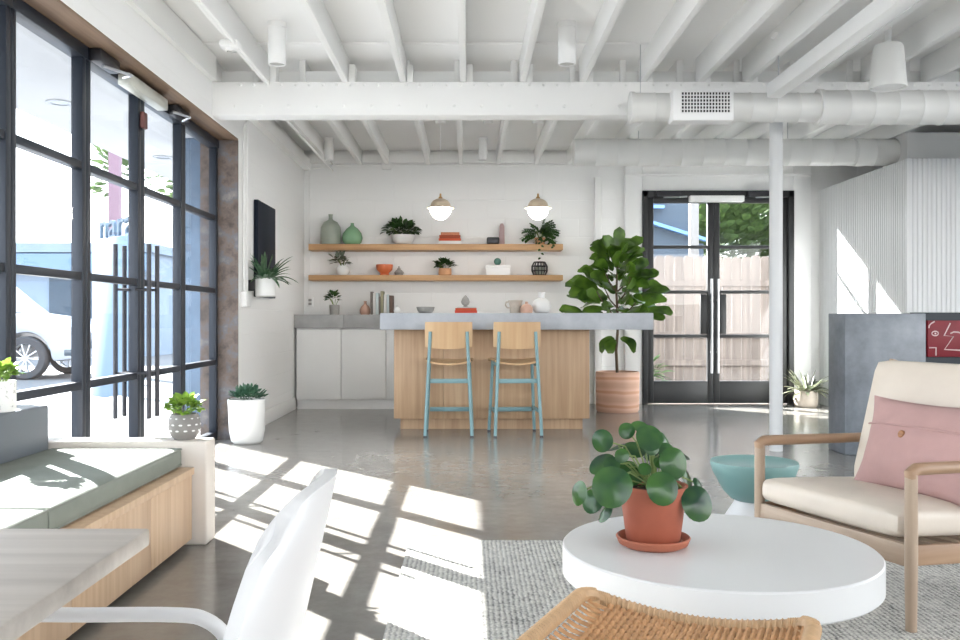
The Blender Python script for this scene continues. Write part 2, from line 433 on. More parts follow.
# ------------------------------------------------------------------ shell
XL, XG, YB, ZC = -1.81, -2.0, 9.9, 2.80
YJ = 7.05      # jamb
ZS = 2.35      # soffit
b = MB(); b.box(-2.1, 6.3, -3.2, YB+.15, -.06, 0); struct(b.build('floor', FLOOR), 'polished grey concrete floor', 'floor')
b = MB(); b.box(-60, 60, -40, 90, -.3, -.08); struct(b.build('ground', STREET), 'pale street outside the glass front', 'ground')
b = MB(); b.box(-4.4, -2.12, -6, 13, -.08, -.02); struct(b.build('sidewalk', WALK), 'concrete walk under the porch roof', 'sidewalk')
b = MB(); b.box(-2.3, 6.3, -3.2, YB+.2, ZC, ZC+.14); struct(b.build('ceiling', CEILW), 'white ceiling deck', 'ceiling')
b = MB()
b.box(XL-.3, XL, YJ+.012, YB+.1, 0, ZC); b.box(XL-.3, XL, -3.2, YJ+.012, ZS+.012, ZC); b.box(XL-.3, XL, -3.2, .62, 0, ZS+.012)
struct(b.build('wall_left', WALLL), 'white painted left wall', 'wall')
b = MB()
b.box(XL-.3, XL-.001, .62, YJ, ZS, ZS+.012); struct(b.build('trim_1', SOFF), 'weathered brown soffit above the glass front', 'trim')
b = MB(); b.box(XL-.3, XL-.001, YJ, YJ+.012, 0, ZS); struct(b.build('trim_2', RUST), 'weathered brown and grey jamb beside the glass front', 'trim')
# ledger along the left wall
b = MB(); b.box(XL, XL+.04, -1.8, 6.3, 2.62, 2.79); struct(b.build('trim_3', WHITE), 'white ledger board high on the left wall', 'trim')
b = MB(); b.box(XL, XL+.07, 7.4, YB, 2.585, 2.70); struct(b.build('trim_4', WHITE), 'white ledger board behind the cross beam', 'trim')
b = MB(); b.box(XL-.3, 6.35, -3.35, -3.2, 0, 1.3); b.box(XL-.3, 6.35, -3.35, -3.2, 2.6, ZC); struct(b.build('wall_front', WHITE), 'unseen white wall added behind the camera with an opening sized for fill light', 'wall')  # out of view; added to limit the light coming in from behind
# back wall with door opening
DX0, DX1, DZ = WX(642, 9.87), WX(793, 9.87), WZ(191, 9.87)
b = MB(); b.box(XL-.3, DX0, YB, YB+.2, 0, ZC); b.box(DX0, DX1, YB, YB+.2, DZ, ZC); b.box(DX1, 6.3, YB, YB+.2, 0, ZC)
struct(b.build('wall_back', WALLB), 'white painted block back wall', 'wall')
b = MB(); b.box(6.2, 6.35, 6.2, YB, 0, ZC); b.box(6.2, 6.35, -3.2, 6.2, 0, .5); b.box(6.2, 6.35, -3.2, 6.2, 2.6, ZC); struct(b.build('wall_right', WHITE), 'unseen white right wall with an opening shaped for side light', 'wall')  # out of view; gap left open for side light, closed farther back
b = MB()
cy = YB-.05
b.box(DX0-.19, DX0, cy, YB, 0, DZ+.30, .006); b.box(DX1, DX1+.19, cy, YB, 0, DZ+.30, .006); b.box(DX0, DX1, cy, YB, DZ, DZ+.30, .006)
b.box(DX0-.19, DX1+.19, cy-.025, YB, DZ+.16, DZ+.19, .004)
struct(b.build('trim_5', WHITE_S), 'white casing around the back door', 'trim')
b = MB(); b.box(WX(594, YB), WX(601, YB), YB-.06, YB, 0, 2.5, .006); struct(b.build('trim_6', WHITE), 'white vertical strip behind the fig tree', 'trim')
b = MB(); b.box(XL, XL+.02, YJ+.02, 9.3, 0, .13, .004); struct(b.build('baseboard_left', WHITE_S), 'white baseboard on the left wall', 'baseboard')
b = MB(); b.box(1.05, DX0-.19, YB-.02, YB, 0, .11, .004); b.box(DX1+.19, 3.86, YB-.02, YB, 0, .11, .004); struct(b.build('baseboard_back', WHITE_S), 'white baseboard on the back wall', 'baseboard')
# joists
fx = [WX(x, 6.33) for x in (266, 345, 403, 463, 523, 583, 643, 701, 748, 808, 868, 928, 990, 1050)]
for i, x in enumerate(fx):
    b = MB(); b.box(x-.022, x+.022, 2.2, 6.40, 2.62, ZC, .003); struct(b.build('ceiling_joist', WHITE), 'white ceiling joist in front of the cross beam', 'joist')
bx = [WX(x, 9.85) for x in (330, 360, 387, 428, 461, 498, 536, 569, 606, 643, 680, 717, 754, 791, 830)]
for i, x in enumerate(bx):
    b = MB(); b.box(x-.022, x+.022, 6.42, YB, 2.64, ZC, .003); struct(b.build('ceiling_joist', WHITE), 'white ceiling joist behind the cross beam', 'joist')
b = MB()
for i, x in enumerate(fx):
    b.box(x+.024, x+.07, 6.33, 6.44, 2.62, 2.745, .003)
b.box(XL+.04, 6.2, 6.44, 6.47, 2.62, 2.725, .002)
struct(b.build('trim_7', WHITE), 'white blocking between the joists over the beam', 'trim')
b = MB(); b.box(XL, 6.2, YB-.05, YB, 2.66, 2.76); struct(b.build('trim_8', WHITE), 'white plate under the joists at the back wall', 'trim')
b = MB()
b.box(XL, 6.2, 6.33, 6.50, 2.385, 2.62, .004)
x = XL + .15; i = 0
while x < 6:
    for z in ((2.60,) if i % 2 else (2.60, 2.45)):
        b.lathe([(.012, 0), (.012, .006), (.006, .009), (0, .009)], n=8, M=Matrix.Translation((x + (.05 if z > 2.5 else 0), 6.33, z)) @ Matrix.Rotation(PI/2, 4, 'X'))
    x += .10 if i % 2 else .095; i += 1
struct(b.build('cross_beam', WHITE), 'bolted white cross beam', 'beam')
b = MB(); cx = WX(776.5, 6.40)
b.lathe([(.046, 0), (.046, 2.385)], (cx, 6.41, 0), 28); b.box(cx-.09, cx+.09, 6.33, 6.5, 2.37, 2.386)
struct(b.build('column', mat('column_white', (.62, .63, .64), .4)), 'slim round white steel column', 'column')

# ------------------------------------------------------------------ left glazing
ZR = [.06, .604, 1.165, 1.733, 2.285]
def glazed(name, y0, y1, label, cat, door=False, side=0):
    t = thing(name, label, cat, (XG, (y0+y1)/2, 0), kind='structure')
    b = MB(); st = .055 if door else .045; d0, d1 = XG-.03, XG+.03
    b.box(d0, d1, y0, y0+st, .0, ZS, .004); b.box(d0, d1, y1-st, y1, .0, ZS, .004)
    b.box(d0-.01, d1+.01, y0, y1, ZR[4], ZS, .004); b.box(d0, d1, y0+st, y1-st, 0, ZR[0]+(.08 if door else .0), .004)
    for z in ZR[1:4]: b.box(d0+.004, d1-.004, y0+st, y1-st, z-.02, z+.02, .003)
    b.build('frame', FRAME, t, True)
    g = MB(); g.box(XG-.004, XG+.004, y0+st-.005, y1-st+.005, .03, ZR[4]+.01); g.build('pane', GLASS, t, True)
    if door:
        h = MB(); hy = y1-.07 if side > 0 else y0+.07
        for sx_ in (1, -1):
            hx = XG + sx_*.10
            h.tube([(hx, hy, .35), (hx, hy, 1.39)], .014, 12)
            for z in (.62, 1.12): h.tube([(hx, hy, z), (XG+sx_*.02, hy, z)], .008, 8)
        o = h.build('pull_handle', DARKM, t, True); o['label'] = 'long steel pull bar'
    return t
ys = [.62, 1.46, 2.26, 3.06, 3.86, 4.62]
for i in range(5):
    glazed('window_%d' % (i+1), ys[i], ys[i+1], ['black framed fixed window at the near end', 'black framed fixed window beside the dining table', 'black framed fixed window behind the bench cushions', 'black framed fixed window by the bench end', 'black framed fixed window left of the double door'][i], 'window')
glazed('door_1', 4.62, 5.40, 'black framed glass door leaf nearer the bench', 'door', True, 1)
glazed('door_2', 5.40, 6.20, 'black framed glass door leaf farther from the bench', 'door', True, -1)
glazed('window_6', 6.20, 7.05, 'black framed fixed window between the double door and the jamb', 'window')
# closers and lock on the glass front
def closer(loc, label, flip=1):
    t = thing('door_closer', label, 'door closer', loc, group='door closers')
    b = MB(); b.box(0, .06, -.13, .13, -.03, .035, .006); b.build('body', DARKM, t)
    b = MB(); b.tube([(.04, -.05*flip, -.035), (.13, .10*flip, -.045)], .009, 8); b.tube([(.13, .10*flip, -.045), (.05, .20*flip, -.03)], .009, 8); b.build('arm', STEEL, t)
    return t
closer((XG+.041, 4.76, 2.312), 'steel door closer above the nearer glass door leaf')
closer((XG+.041, 5.98, 2.312), 'steel door closer above the farther glass door leaf', -1)
b = MB(); b.box(XG+.042, XG+.11, 5.0, 5.64, 2.255, 2.325, .006); tag(b.build('magnetic_lock', mat('lock_silver', srgb(196, 198, 190), .4, .3), origin=(XG+.07, 5.39, 2.255)), 'long pale box across the head of the glass double door', 'door lock')
b = MB(); b.box(XG+.032, XG+.06, 5.36, 5.43, 2.09, 2.19, .01); tag(b.build('door_sensor', mat('maroon_plastic', srgb(96, 56, 52), .5), origin=(XG+.04, 5.39, 2.09)), 'small maroon sensor where the glass door leaves meet', 'sensor')

# ------------------------------------------------------------------ back double door
def bz(r): return WZ(r, 9.87)
DXM = WX(713.5, 9.87)
b = MB(); f0, f1 = YB-.07, YB+.06
b.box(DX0, DX0+.06, f0, f1, 0, DZ, .004); b.box(DX1-.06, DX1, f0, f1, 0, DZ, .004); b.box(DX0, DX1, f0, f1, DZ-.07, DZ, .004)
struct(b.build('trim_9', FRAME2), 'charcoal steel frame of the back door', 'trim')
def backleaf(name, x0, x1, label, side):
    t = thing(name, label, 'door', ((x0+x1)/2, YB-.01, 0), kind='structure')
    b = MB(); e0, e1 = YB-.035, YB+.015; s = .065
    b.box(x0, x0+s, e0, e1, .01, DZ-.07, .004); b.box(x1-s, x1, e0, e1, .01, DZ-.07, .004)
    b.box(x0+s, x1-s, e0, e1, bz(203), DZ-.07, .004); b.box(x0+s, x1-s, e0, e1, .01, bz(381), .004)
    for r in (247, 292, 336): b.box(x0+s, x1-s, e0+.006, e1-.006, bz(r)-.018, bz(r)+.018, .003)
    b.build('frame', FRAME2, t, True)
    b = MB(); px = x1-s-.075 if side > 0 else x0+s
    b.box(px, px+.075, e0+.004, e1-.004, bz(334), bz(294), .003); b.build('lock_plate', FRAME2, t, True)
    g = MB(); g.box(x0+s-.005, x1-s+.005, YB-.014, YB-.006, bz(382), bz(202)); g.build('pane', GLASS, t, True)
    hx = x1-.03 if side > 0 else x0+.035
    h = MB(); h.tube([(hx, e0-.05, bz(373)), (hx, e0-.05, bz(279))], .014, 12)
    for r in (300, 352): h.tube([(hx, e0-.05, bz(r)), (hx, e0, bz(r))], .009, 8)
    o = h.build('pull_handle', STEEL, t, True); o['label'] = 'long steel pull bar'
backleaf('door_3', DX0+.062, DXM-.002, 'charcoal framed glass back door leaf beside the fig tree', 1)
backleaf('door_4', DXM+.002, DX1-.062, 'charcoal framed glass back door leaf beside the column', -1)
t = closer((0, 0, 0), 'steel door closer above the back door leaf by the fig tree'); t.location = (WX(668, 9.8), YB-.072, DZ-.045); t.rotation_euler = (0, 0, -PI/2)
t = dup(t, (WX(760, 9.8), YB-.072, DZ-.045), -PI/2, 'steel door closer above the back door leaf by the column')
b = MB(); b.box(WX(689, 9.8), WX(743, 9.8), YB-.16, YB-.072, bz(203), bz(197), .006); tag(b.build('magnetic_lock', WHITE_S, origin=(DXM, YB-.1, bz(203))), 'long white box across the head of the back double door', 'door lock')

# ------------------------------------------------------------------ corrugated room, hearth, ducts
PX, PY0 = 3.89, 7.92
def rib_line(L, pitch=.042, amp=.0075):
    pts = []; n = int(L/pitch)
    for i in range(n):
        a = i*pitch
        for f, h in ((0, 0), (.12, 1), (.48, 1), (.6, 0)): pts.append((a+f*pitch, h*amp))
    pts.append((L, 0)); return pts
t = thing('wall_partition', 'white corrugated metal clad room block', 'wall', (PX, PY0, 0), kind='structure')
b = MB()
pl = rib_line(YB-PY0)
b.grid(len(pl)-1, 1, lambda u, v: (PX-.002-pl[round(u*(len(pl)-1))][1], PY0+pl[round(u*(len(pl)-1))][0], v*2.36))
pf = rib_line(6.2-PX)
b.grid(len(pf)-1, 1, lambda u, v: (PX+pf[round(u*(len(pf)-1))][0], PY0-.002-pf[round(u*(len(pf)-1))][1], 1.0+v*1.36))
b.box(PX, 6.2, PY0, YB, 1.0, 2.355); b.box(PX, 6.2, PY0+.02, YB, 0, 1.0); b.box(PX-.012, PX+.03, PY0-.012, PY0+.03, 1.0, 2.36, .002)
b.build('cladding', PARTW, t, True, ang=20)
b = MB(); b.box(PX+.03, 6.2, PY0+.004, PY0+.03, 0, .998); o = b.build('recess', NAVY, t, True); o['label'] = 'dark navy lower recess'
HX0, HX1, HY0, HY1 = WX(845, 6.2), WX(926, 6.2), 6.2, 6.49
b = MB(); b.box(HX0, HX1, HY0, HY1, 0, .982, .006); tag(b.build('concrete_hearth', CONC_F, origin=(HX0, HY0, 0)), 'tall grey concrete block behind the armchair', 'concrete block')
t = thing('red_artwork', 'red picture with pale line drawing on the navy recess', 'picture', (4.5, PY0, .6))
ax0, az0, az1, ay = WX(929, 7.87), WZ(357, 7.87), WZ(320.5, 7.87), PY0-.03
b = MB(); b.box(ax0, ax0+.95, ay, PY0+.003, az0, az1, .004); b.build('panel', REDP, t, True)
b = MB()
def ap(u, v): return (WX(900+u/8, 7.87), ay-.001, WZ(300+v/8, 7.87))
for pts in ([(240, 225), (243, 205), (258, 188), (285, 172)], [(412, 185), (362, 285), (437, 292), (365, 396), (520, 404)], [(242, 382), (297, 382), (297, 445)],
            [(412, 268), (440, 256), (475, 258), (500, 266)], [(520, 300), (600, 300), (640, 360)]):
    b.tube([ap(*p) for p in pts], .006, 6)
b.tube([ap(290+26*math.cos(a*PI/8), 268+18*math.sin(a*PI/8)) for a in range(16)], .005, 6, closed=True); b.tube([ap(286, 268), ap(296, 268)], .008, 6)
b.build('line_drawing', CHALK, t, True)
# ducts
RX = Matrix.Rotation(PI/2, 4, 'Y')
t = thing('spiral_duct', 'round white air duct with vent grille hung before the cross beam', 'air duct', (1.09, 6.02, 2.365))
b = MB(); L1 = WX(818, 6.0)
def ductprof(x0, x1, r, sp):
    p = [(0, x0), (r, x0), (r, x0+.01)]; x = x0+sp
    while x < x1-.02: p += [(r, x-.006), (r+.004, x), (r, x+.006)]; x += sp
    p += [(r, x1), (0, x1)]; return p
M1 = Matrix.Translation((0, 6.02, 2.365)) @ RX
b.lathe(ductprof(1.09, L1, .097, .16), n=40, M=M1); b.build('duct_tube', DUCTW, t, True, ang=60)
b = MB(); b.lathe([(.095, 1.088), (.105, 1.088), (.105, 1.115), (.095, 1.115)], n=40, M=M1); b.build('end_collar', DUCTW, t, True)
b = MB(); b.lathe([(.096, L1), (.121, L1), (.121, L1+.03), (.114, L1+.03)], n=40, M=M1); b.lathe(ductprof(L1+.03, 6.15, .114, .16), n=40, M=M1); b.build('wide_tube', DUCTW, t, True, ang=60)
gx0, gx1, gy = WX(673, 5.86), WX(734, 5.86), 5.86
b = MB(); b.box(gx0, gx1, gy, 6.0, WZ(120.5, gy), WZ(88.5, gy), .008); b.build('vent_box', WHITE_S, t, True)
vx0, vx1, vz0, vz1 = WX(681, gy), WX(730, gy), WZ(113, gy), WZ(92, gy)
b = MB(); b.box(vx0, vx1, gy-.003, gy, vz0, vz1); o = b.build('vent_opening', DARKM, t, True)
b = MB()
for i in range(17): x = vx0+(vx1-vx0)*i/16; b.box(x-.003, x+.003, gy-.012, gy-.003, vz0, vz1)
for i in range(7): z = vz0+(vz1-vz0)*i/6; b.box(vx0, vx1, gy-.011, gy-.004, z-.003, z+.003)
b.build('grille', WHITE_S, t, True)
for hx in (1.16, 3.75):
    b = MB(); b.tube([(hx, 6.02, 2.455), (hx, 6.02, 2.80)], .003, 6); b.build('hanger_wire', STEEL, t, True)
t = thing('spiral_duct', 'plain round white air duct running behind the cross beam', 'air duct', (.99, 8.4, 2.505))
M2 = Matrix.Translation((0, 8.4, 2.505)) @ RX
b = MB(); b.lathe(ductprof(.99, 4.0, .125, .20), n=40, M=M2); b.build('duct_tube', DUCTW, t, True, ang=60)
b = MB(); b.lathe([(.124, 3.62), (.131, 3.62), (.131, 3.70), (.124, 3.70)], n=40, M=M2); b.build('coupling', DUCTW, t, True)
for hx in (1.6, 3.0):
    b = MB(); b.tube([(hx, 8.4, 2.63), (hx, 8.4, 2.80)], .004, 6); b.build('hanger_wire', STEEL, t, True)
GREYB = mat('grey_sheet_metal', (.60, .60, .59), .45)
b = MB(); b.box(4.0, 6.2, 8.15, 8.62, 2.362, 2.64, .004); b.box(4.55, 4.57, 8.14, 8.15, 2.37, 2.63); tag(b.build('duct_plenum', GREYB, origin=(4.0, 8.15, 2.362)), 'grey sheet metal box on top of the corrugated block', 'air duct box')

# hanging bar, speaker, downlights
t = thing('suspended_bar', 'long white square bar hung below the joists before the duct', 'ceiling bar', (2.0, 5.8, 2.4))
bx0 = WX(767, 5.8); b = MB(); b.box(bx0, bx0+.09, 2.2, 5.8, WZ(98, 5.8), WZ(84, 5.8), .003); b.build('bar', WHITE_S, t, True)
for yy in (5.7, 3.2):
    b = MB(); b.tube([(bx0+.04, yy, 2.46), (bx0+.04, yy, 2.74)], .005, 8); b.build('rod', STEEL, t, True)
    b = MB(); b.lathe([(0, 2.735), (.045, 2.735), (.05, 2.75), (.05, 2.76), (.02, 2.76), (.02, 2.80), (0, 2.80)], (bx0+.04, yy, 0), 20); b.build('ceiling_rose', WHITE, t, True)
sx_, sy_ = WX(888, 5.55), 5.55
t = thing('pendant_speaker', 'white bucket shaped speaker hung beside the suspended bar', 'speaker', (sx_, sy_, 2.36))
b = MB(); z0, z1 = WZ(88, sy_), WZ(45, sy_)
b.lathe([(.095, z0+.012), (.105, z0), (.110, z0+.01), (.105, z0+.06), (.09, z1-.02), (.08, z1), (0, z1)], (sx_, sy_, 0), 36); b.build('shell', DUCTW, t, True)
b = MB(); b.lathe([(0, z0+.008), (.096, z0+.010)], (sx_, sy_, 0), 32); b.build('speaker_grille', WHITE_S, t, True)
b = MB(); b.tube([(sx_, sy_, z1-.005), (sx_, sy_, 2.80)], .02, 12); b.build('stem', WHITE, t, True)
def downlight(x, y, zt, h, r, label, en=70):
    t = thing('ceiling_downlight', label, 'ceiling light', (x, y, zt-h), group='white cylinder downlights')
    b = MB(); b.lathe([(r*.86, h*.04), (r*.86, 0), (r, 0), (r, h*.86), (r*1.1, h*.87), (r*1.1, h), (0, h)], n=28); b.build('housing', WHITE_S, t)
    if en:
        ld = bpy.data.lights.new('downlight_lamp', 'SPOT'); ld.energy = en; ld.spot_size = math.radians(84); ld.spot_blend = .7; ld.shadow_soft_size = .06; ld.color = (1, .98, .95)
        lo = bpy.data.objects.new('downlight_lamp', ld); C.objects.link(lo); lo.parent = t; lo.location = (0, 0, -.01)
    b = MB(); b.lathe([(0, h*.03), (r*.87, h*.03)], n=24); b.build('lens', mat('lens_grey', (.5, .5, .48), .3), t)
    return t
downlight(WX(277, 5.61), 5.61, ZC, .263, .056, 'white cylinder downlight between the joists next to the left wall')
downlight(WX(567, 5.61), 5.61, ZC, .263, .056, 'white cylinder downlight before the beam near the middle of the ceiling')
downlight(WX(329, 9.2), 9.2, ZC, .23, .046, 'small white cylinder downlight behind the beam in the left corner', 0)
downlight(WX(483, 9.2), 9.2, ZC, .23, .046, 'small white cylinder downlight behind the beam above the shelves', 0)
b = MB(); b.lathe([(0, -.03), (.045, -.028), (.05, -.008), (.05, 0), (0, 0)], n=20)
o = b.build('ceiling_fitting', WHITE_S); o.location = (WX(488, 8.4), 8.4, ZC); tag(o, 'small round white ceiling fitting between the pendant lamps', 'ceiling fitting')
# conduits and boxes
b = MB(); zz = 2.635
b.tube([(fx[0]+.03, 2.4, 2.60), (fx[0]+.03, 6.28, 2.60)], .012, 8); tag(b.build('conduit', WHITE, origin=(fx[0]+.03, 4, 2.6)), 'white conduit along the joist nearest the left wall', 'conduit')
b = MB(); b.box(fx[0]-.06, fx[0]+.05, 5.35, 5.47, 2.575, 2.62, .01); b.lathe([(.03, 2.56), (.04, 2.575)], (fx[0], 5.41, 0), 16); tag(b.build('junction_box', WHITE, origin=(fx[0], 5.41, 2.56)), 'white junction box under the joist nearest the left wall', 'junction box')
y7 = 7.16
for yy, h2, lb in ((7.16, 2.52, 'white conduit on the left wall nearer the jamb, bending to the ceiling'), (7.25, 2.40, 'white conduit on the left wall farther from the jamb, ending at the ledger')):
    b = MB(); pts = [(XL+.018, yy, 1.16), (XL+.018, yy, h2-.08)]
    if h2 > 2.5: pts += [(XL+.03, yy, h2-.02), (XL+.07, yy, h2+.03), (XL+.14, yy, h2+.045), (XL+.26, yy, h2+.05), (XL+.31, yy+.05, h2+.05), (XL+.32, yy+.15, h2+.05), (XL+.32, YB-.06, h2+.05)]
    else: pts += [(XL+.018, yy, 2.62)]
    b.tube(pts, .011, 8); tag(b.build('conduit', WHITE, origin=(XL+.018, yy, 1.16)), lb, 'conduit')
b = MB(); b.box(XL+.001, XL+.045, 7.12, 7.29, 1.04, 1.16, .006); tag(b.build('electrical_box', WHITE_S, origin=(XL, y7, 1.04)), 'white surface electrical box on the left wall below the conduits', 'electrical box')
b = MB(); b.tube([(XL+.35, YB-.065, 2.625), (2.2, YB-.065, 2.625)], .010, 8); b.box(WX(387, YB)-.05, WX(387, YB)+.05, YB-.08, YB-.05, 2.58, 2.66, .006); tag(b.build('conduit', WHITE, origin=(-1.2, YB-.06, 2.62)), 'white conduit with box along the top of the back wall', 'conduit')
b = MB(); b.tube([(XL+.05, YB-.012, WZ(297, YB)), (XL+.05, YB-.012, 2.56), (XL+.08, YB-.012, 2.60), (XL+.3, YB-.03, 2.62)], .008, 8); tag(b.build('conduit', WHITE, origin=(XL+.05, YB, 1.2)), 'thin white conduit rising from the wall outlet', 'conduit')
t = thing('wall_outlet', 'white wall outlet above the left end of the counter', 'outlet', (WX(308.5, YB)+.02, YB-.012, WZ(302, YB)))
b = MB(); b.box(-.035, .035, -.004, .012, -.055, .055, .003); b.build('cover_plate', WHITE_S, t)
b = MB(); b.box(-.018, .018, -.008, 0, .006, .035, .003); b.box(-.018, .018, -.008, 0, -.035, -.006, .003); b.build('socket', CERG, t)
for jx, col in ((-.0, 0),):
    b = MB(); b.tube([(XL+.05, 5.95, 2.775), (1.2, 5.95, 2.775)], .007, 6); tag(b.build('conduit', WHITE, origin=(0, 5.95, 2.88)), 'thin white conduit crossing the ceiling before the beam', 'conduit')

# ------------------------------------------------------------------ counter, cabinets, shelves, island
CYF = 9.30; CT = .985; CB = .845
lab = ['white base cabinet in the left corner', 'white base cabinet second from the left corner', 'white base cabinet half hidden behind the island']
for i in range(3):
    x0 = -1.785 + i*.466; t = thing('base_cabinet', lab[i], 'cabinet', (x0, CYF, 0), group='white base cabinets')
    b = MB(); b.box(.002, .464, .02, .585, .10, CB, .002); b.build('carcass', CAB_W, t)
    b = MB(); b.box(.003, .463, -.002, .019, .105, CB-.012, .002); b.build('door', CAB_W, t)
    b = MB(); b.box(0, .466, .045, .58, 0, .10); b.build('plinth', WHITE_S, t)
b = MB(); s_ = WX(344, CYF)
b.box(XL+.005, s_-.0015, CYF-.02, YB-.003, CB, CT, .004); b.box(s_+.0015, 1.03, CYF-.02, YB-.003, CB, CT, .004)
tag(b.build('worktop', CONC_C, origin=(-.4, CYF, CB)), 'grey concrete worktop on the white base cabinets', 'worktop')
IY, IYB = 7.45, 8.55
t = thing('kitchen_island', 'oak kitchen island with thick pale concrete slab top', 'kitchen island', (.2, 7.6, 0))
ix0, ix1 = WX(394, 7.6), WX(589.5, 7.6)
b = MB(); s_ = WX(443.5, 7.6)
b.box(ix0, s_-.001, 7.6, 8.5, .095, .853, .002); b.box(s_+.001, ix1, 7.6, 8.5, .095, .853, .002); b.build('body', OAK_V, t, True)
b = MB(); b.box(ix0+.05, ix1-.05, 7.67, 8.45, 0, .095); b.build('plinth', OAK_V, t, True)
b = MB(); b.box(WX(380, IY), WX(653.5, IY), IY, IYB, .853, .992, .005); b.build('countertop', CONC_I, t, True)
SY = 9.65
shz = [(WZ(250, SY), WZ(244, SY)), (WZ(280.5, SY), WZ(275, SY))]
for i, (a, c) in enumerate(shz):
    b = MB(); b.box(WX(308.4, SY), WX(563, SY), SY, YB-.002, a, c, .003)
    tag(b.build('floating_shelf', OAK_SHELF, origin=(0, YB, a)), ['upper oak floating shelf on the back wall', 'lower oak floating shelf on the back wall'][i], 'shelf', 'oak floating shelves')
Z1, Z2, Z3 = shz[0][1]+.001, shz[1][1]+.001, CT+.001
YS = 9.76; YC = 9.62
k1 = YS/FPX; kc = YC/FPX

def vase(name, x, y, z, prof, m, label, cat='vase', sc=1):
    b = MB(); b.lathe([(r*sc, h*sc) for r, h in prof], n=32)
    o = b.build(name, m, ang=50); o.location = (x, y, z); return tag(o, label, cat)
vase('bottle_vase', WX(330.7, YS), YS, Z1, [(0, 0), (.098, 0), (.108, .015), (.112, .10), (.106, .19), (.075, .245), (.028, .27), (.022, .285), (.022, .315), (.026, .33), (.018, .33), (.018, .28)], GLASSV, 'tall grey green glass bottle vase on the upper shelf')
vase('teardrop_vase', WX(352.3, YS), YS, Z1, [(0, 0), (.075, 0), (.10, .025), (.112, .075), (.10, .125), (.06, .175), (.022, .205), (.016, .225), (.02, .235), (.012, .235), (.012, .21)], GREENV, 'round green glass teardrop vase on the upper shelf')

def oval(t): return max(.02, math.sin(PI*min(1, t*.97+.02))**.8)
def strap(t): return max(.03, (1-t)**.5*min(1, t*5+.35))
def potted(name, label, loc, pot_prof, pot_mat, soil_r, soil_z, leaf_fn, leaf_mat, stem_fn=None, group=None, pot_name='pot', rz=0):
    t = thing(name, label, 'potted plant', loc, rz, group)
    b = MB(); b.lathe(pot_prof, n=36); b.build(pot_name, pot_mat, t, ang=50)
    b = MB(); b.lathe([(0, soil_z+.004), (soil_r, soil_z)], n=24); b.build('soil', SOIL, t)
    b = MB(); leaf_fn(b); b.build('foliage', leaf_mat, t, flat=True)
    if stem_fn: b = MB(); stem_fn(b); b.build('stem', STEM, t)
    return t
def bushy(cx, cz, rx, rz, n, L, W, prof=oval, droop=.6, seed=1, ry=None, upb=.3):
    R = random.Random(seed); ry = ry or rx
    def f(b):
        for i in range(n):
            a = R.random()*2*PI; e = R.uniform(-.35, 1.0)
            d = V((math.cos(a)*math.sqrt(max(0, 1-e*e)), math.sin(a)*math.sqrt(max(0, 1-e*e)), e))
            q = R.uniform(.35, .85)
            p = V((cx+d.x*rx*q, d.y*ry*q, cz+d.z*rz*q))
            dd = (d + V((0, 0, upb))).normalized()
            b.leaf(p, dd, (R.uniform(-.4, .4), R.uniform(-.4, .4), 1), L*R.uniform(.7, 1.2), W*R.uniform(.8, 1.15), prof, droop, .15, 4)
    return f
def spout(z, n, r, h, seed=3):
    R = random.Random(seed)
    def f(b):
        for i in range(n):
            a = R.random()*2*PI
            b.tube([(.2*r*math.cos(a), .2*r*math.sin(a), z), (.6*r*math.cos(a), .6*r*math.sin(a), z+h*.6), (r*math.cos(a), r*math.sin(a), z+h)], .003, 5)
    return f
def potp(r0, r1, h, lip=.008): return [(0, 0), (r0, 0), (r0+.3*(r1-r0), h*.3), (r1, h), (r1-lip, h), (r1-lip, h-.02), (0, h-.021)]
bowl = [(0, 0), (.07, 0), (.115, .04), (.135, .105), (.127, .105), (.115, .07), (0, .07)]
potted('trailing_plant', 'leafy trailing plant in white bowl on the upper shelf', (WX(403, YS), YS, Z1), bowl, CERW, .118, .085, bushy(-.015, .15, .22, .09, 110, .085, .06, oval, .9, 5, .08, .25), L_DARK, spout(.08, 10, .15, .09))
# stacked books upper shelf
def book(x0, x1, z0, z1, m, label, y0=YS-.09, y1=YS+.09, group=None, vert=False):
    t = thing('book', label, 'book', ((x0+x1)/2, (y0+y1)/2, z0), group=group)
    if vert:
        b = MB(); b.box(x0, x1, y0, y0+.004, z0, z1, .001); b.box(x0, x0+.003, y0, y1, z0, z1); b.box(x1-.003, x1, y0, y1, z0, z1); b.build('cover', m, t, True)
        b = MB(); b.box(x0+.003, x1-.003, y0+.004, y1-.004, z0+.003, z1-.004); b.build('pages', PAPER, t, True)
    else:
        b = MB(); b.box(x0, x1, y0, y0+.004, z0, z1, .001); b.box(x0, x1, y0, y1, z0, z0+.003); b.box(x0, x1, y0, y1, z1-.003, z1); b.build('cover', m, t, True)
        b = MB(); b.box(x0+.004, x1-.004, y0+.004, y1-.004, z0+.003, z1-.003); b.build('pages', PAPER, t, True)
    return t
BKO = mat('book_orange', srgb(204, 84, 44), .6); BKB = mat('book_rust', srgb(158, 66, 34), .6); BKP = mat('book_salmon', srgb(196, 124, 92), .6, var=.15, vs=30)
BKW = mat('book_white', (.72, .71, .69), .6); BKG = mat('book_grey', srgb(122, 112, 106), .6); BKL = mat('book_olive', srgb(142, 138, 112), .6); BKR = mat('book_red', srgb(202, 70, 50), .6); BKBR = mat('book_brown', srgb(98, 78, 68), .6); BKBL = mat('book_pale_blue', srgb(196, 208, 210), .6)
g = 'stacked books on the upper shelf'
book(WX(439.5, YS), WX(462, YS), Z1, Z1+.036, BKW, 'white book at the bottom of the upper shelf stack', group=g)
book(WX(439, YS), WX(461, YS), Z1+.0365, Z1+.062, BKO, 'bright orange book in the middle of the upper shelf stack', group=g)
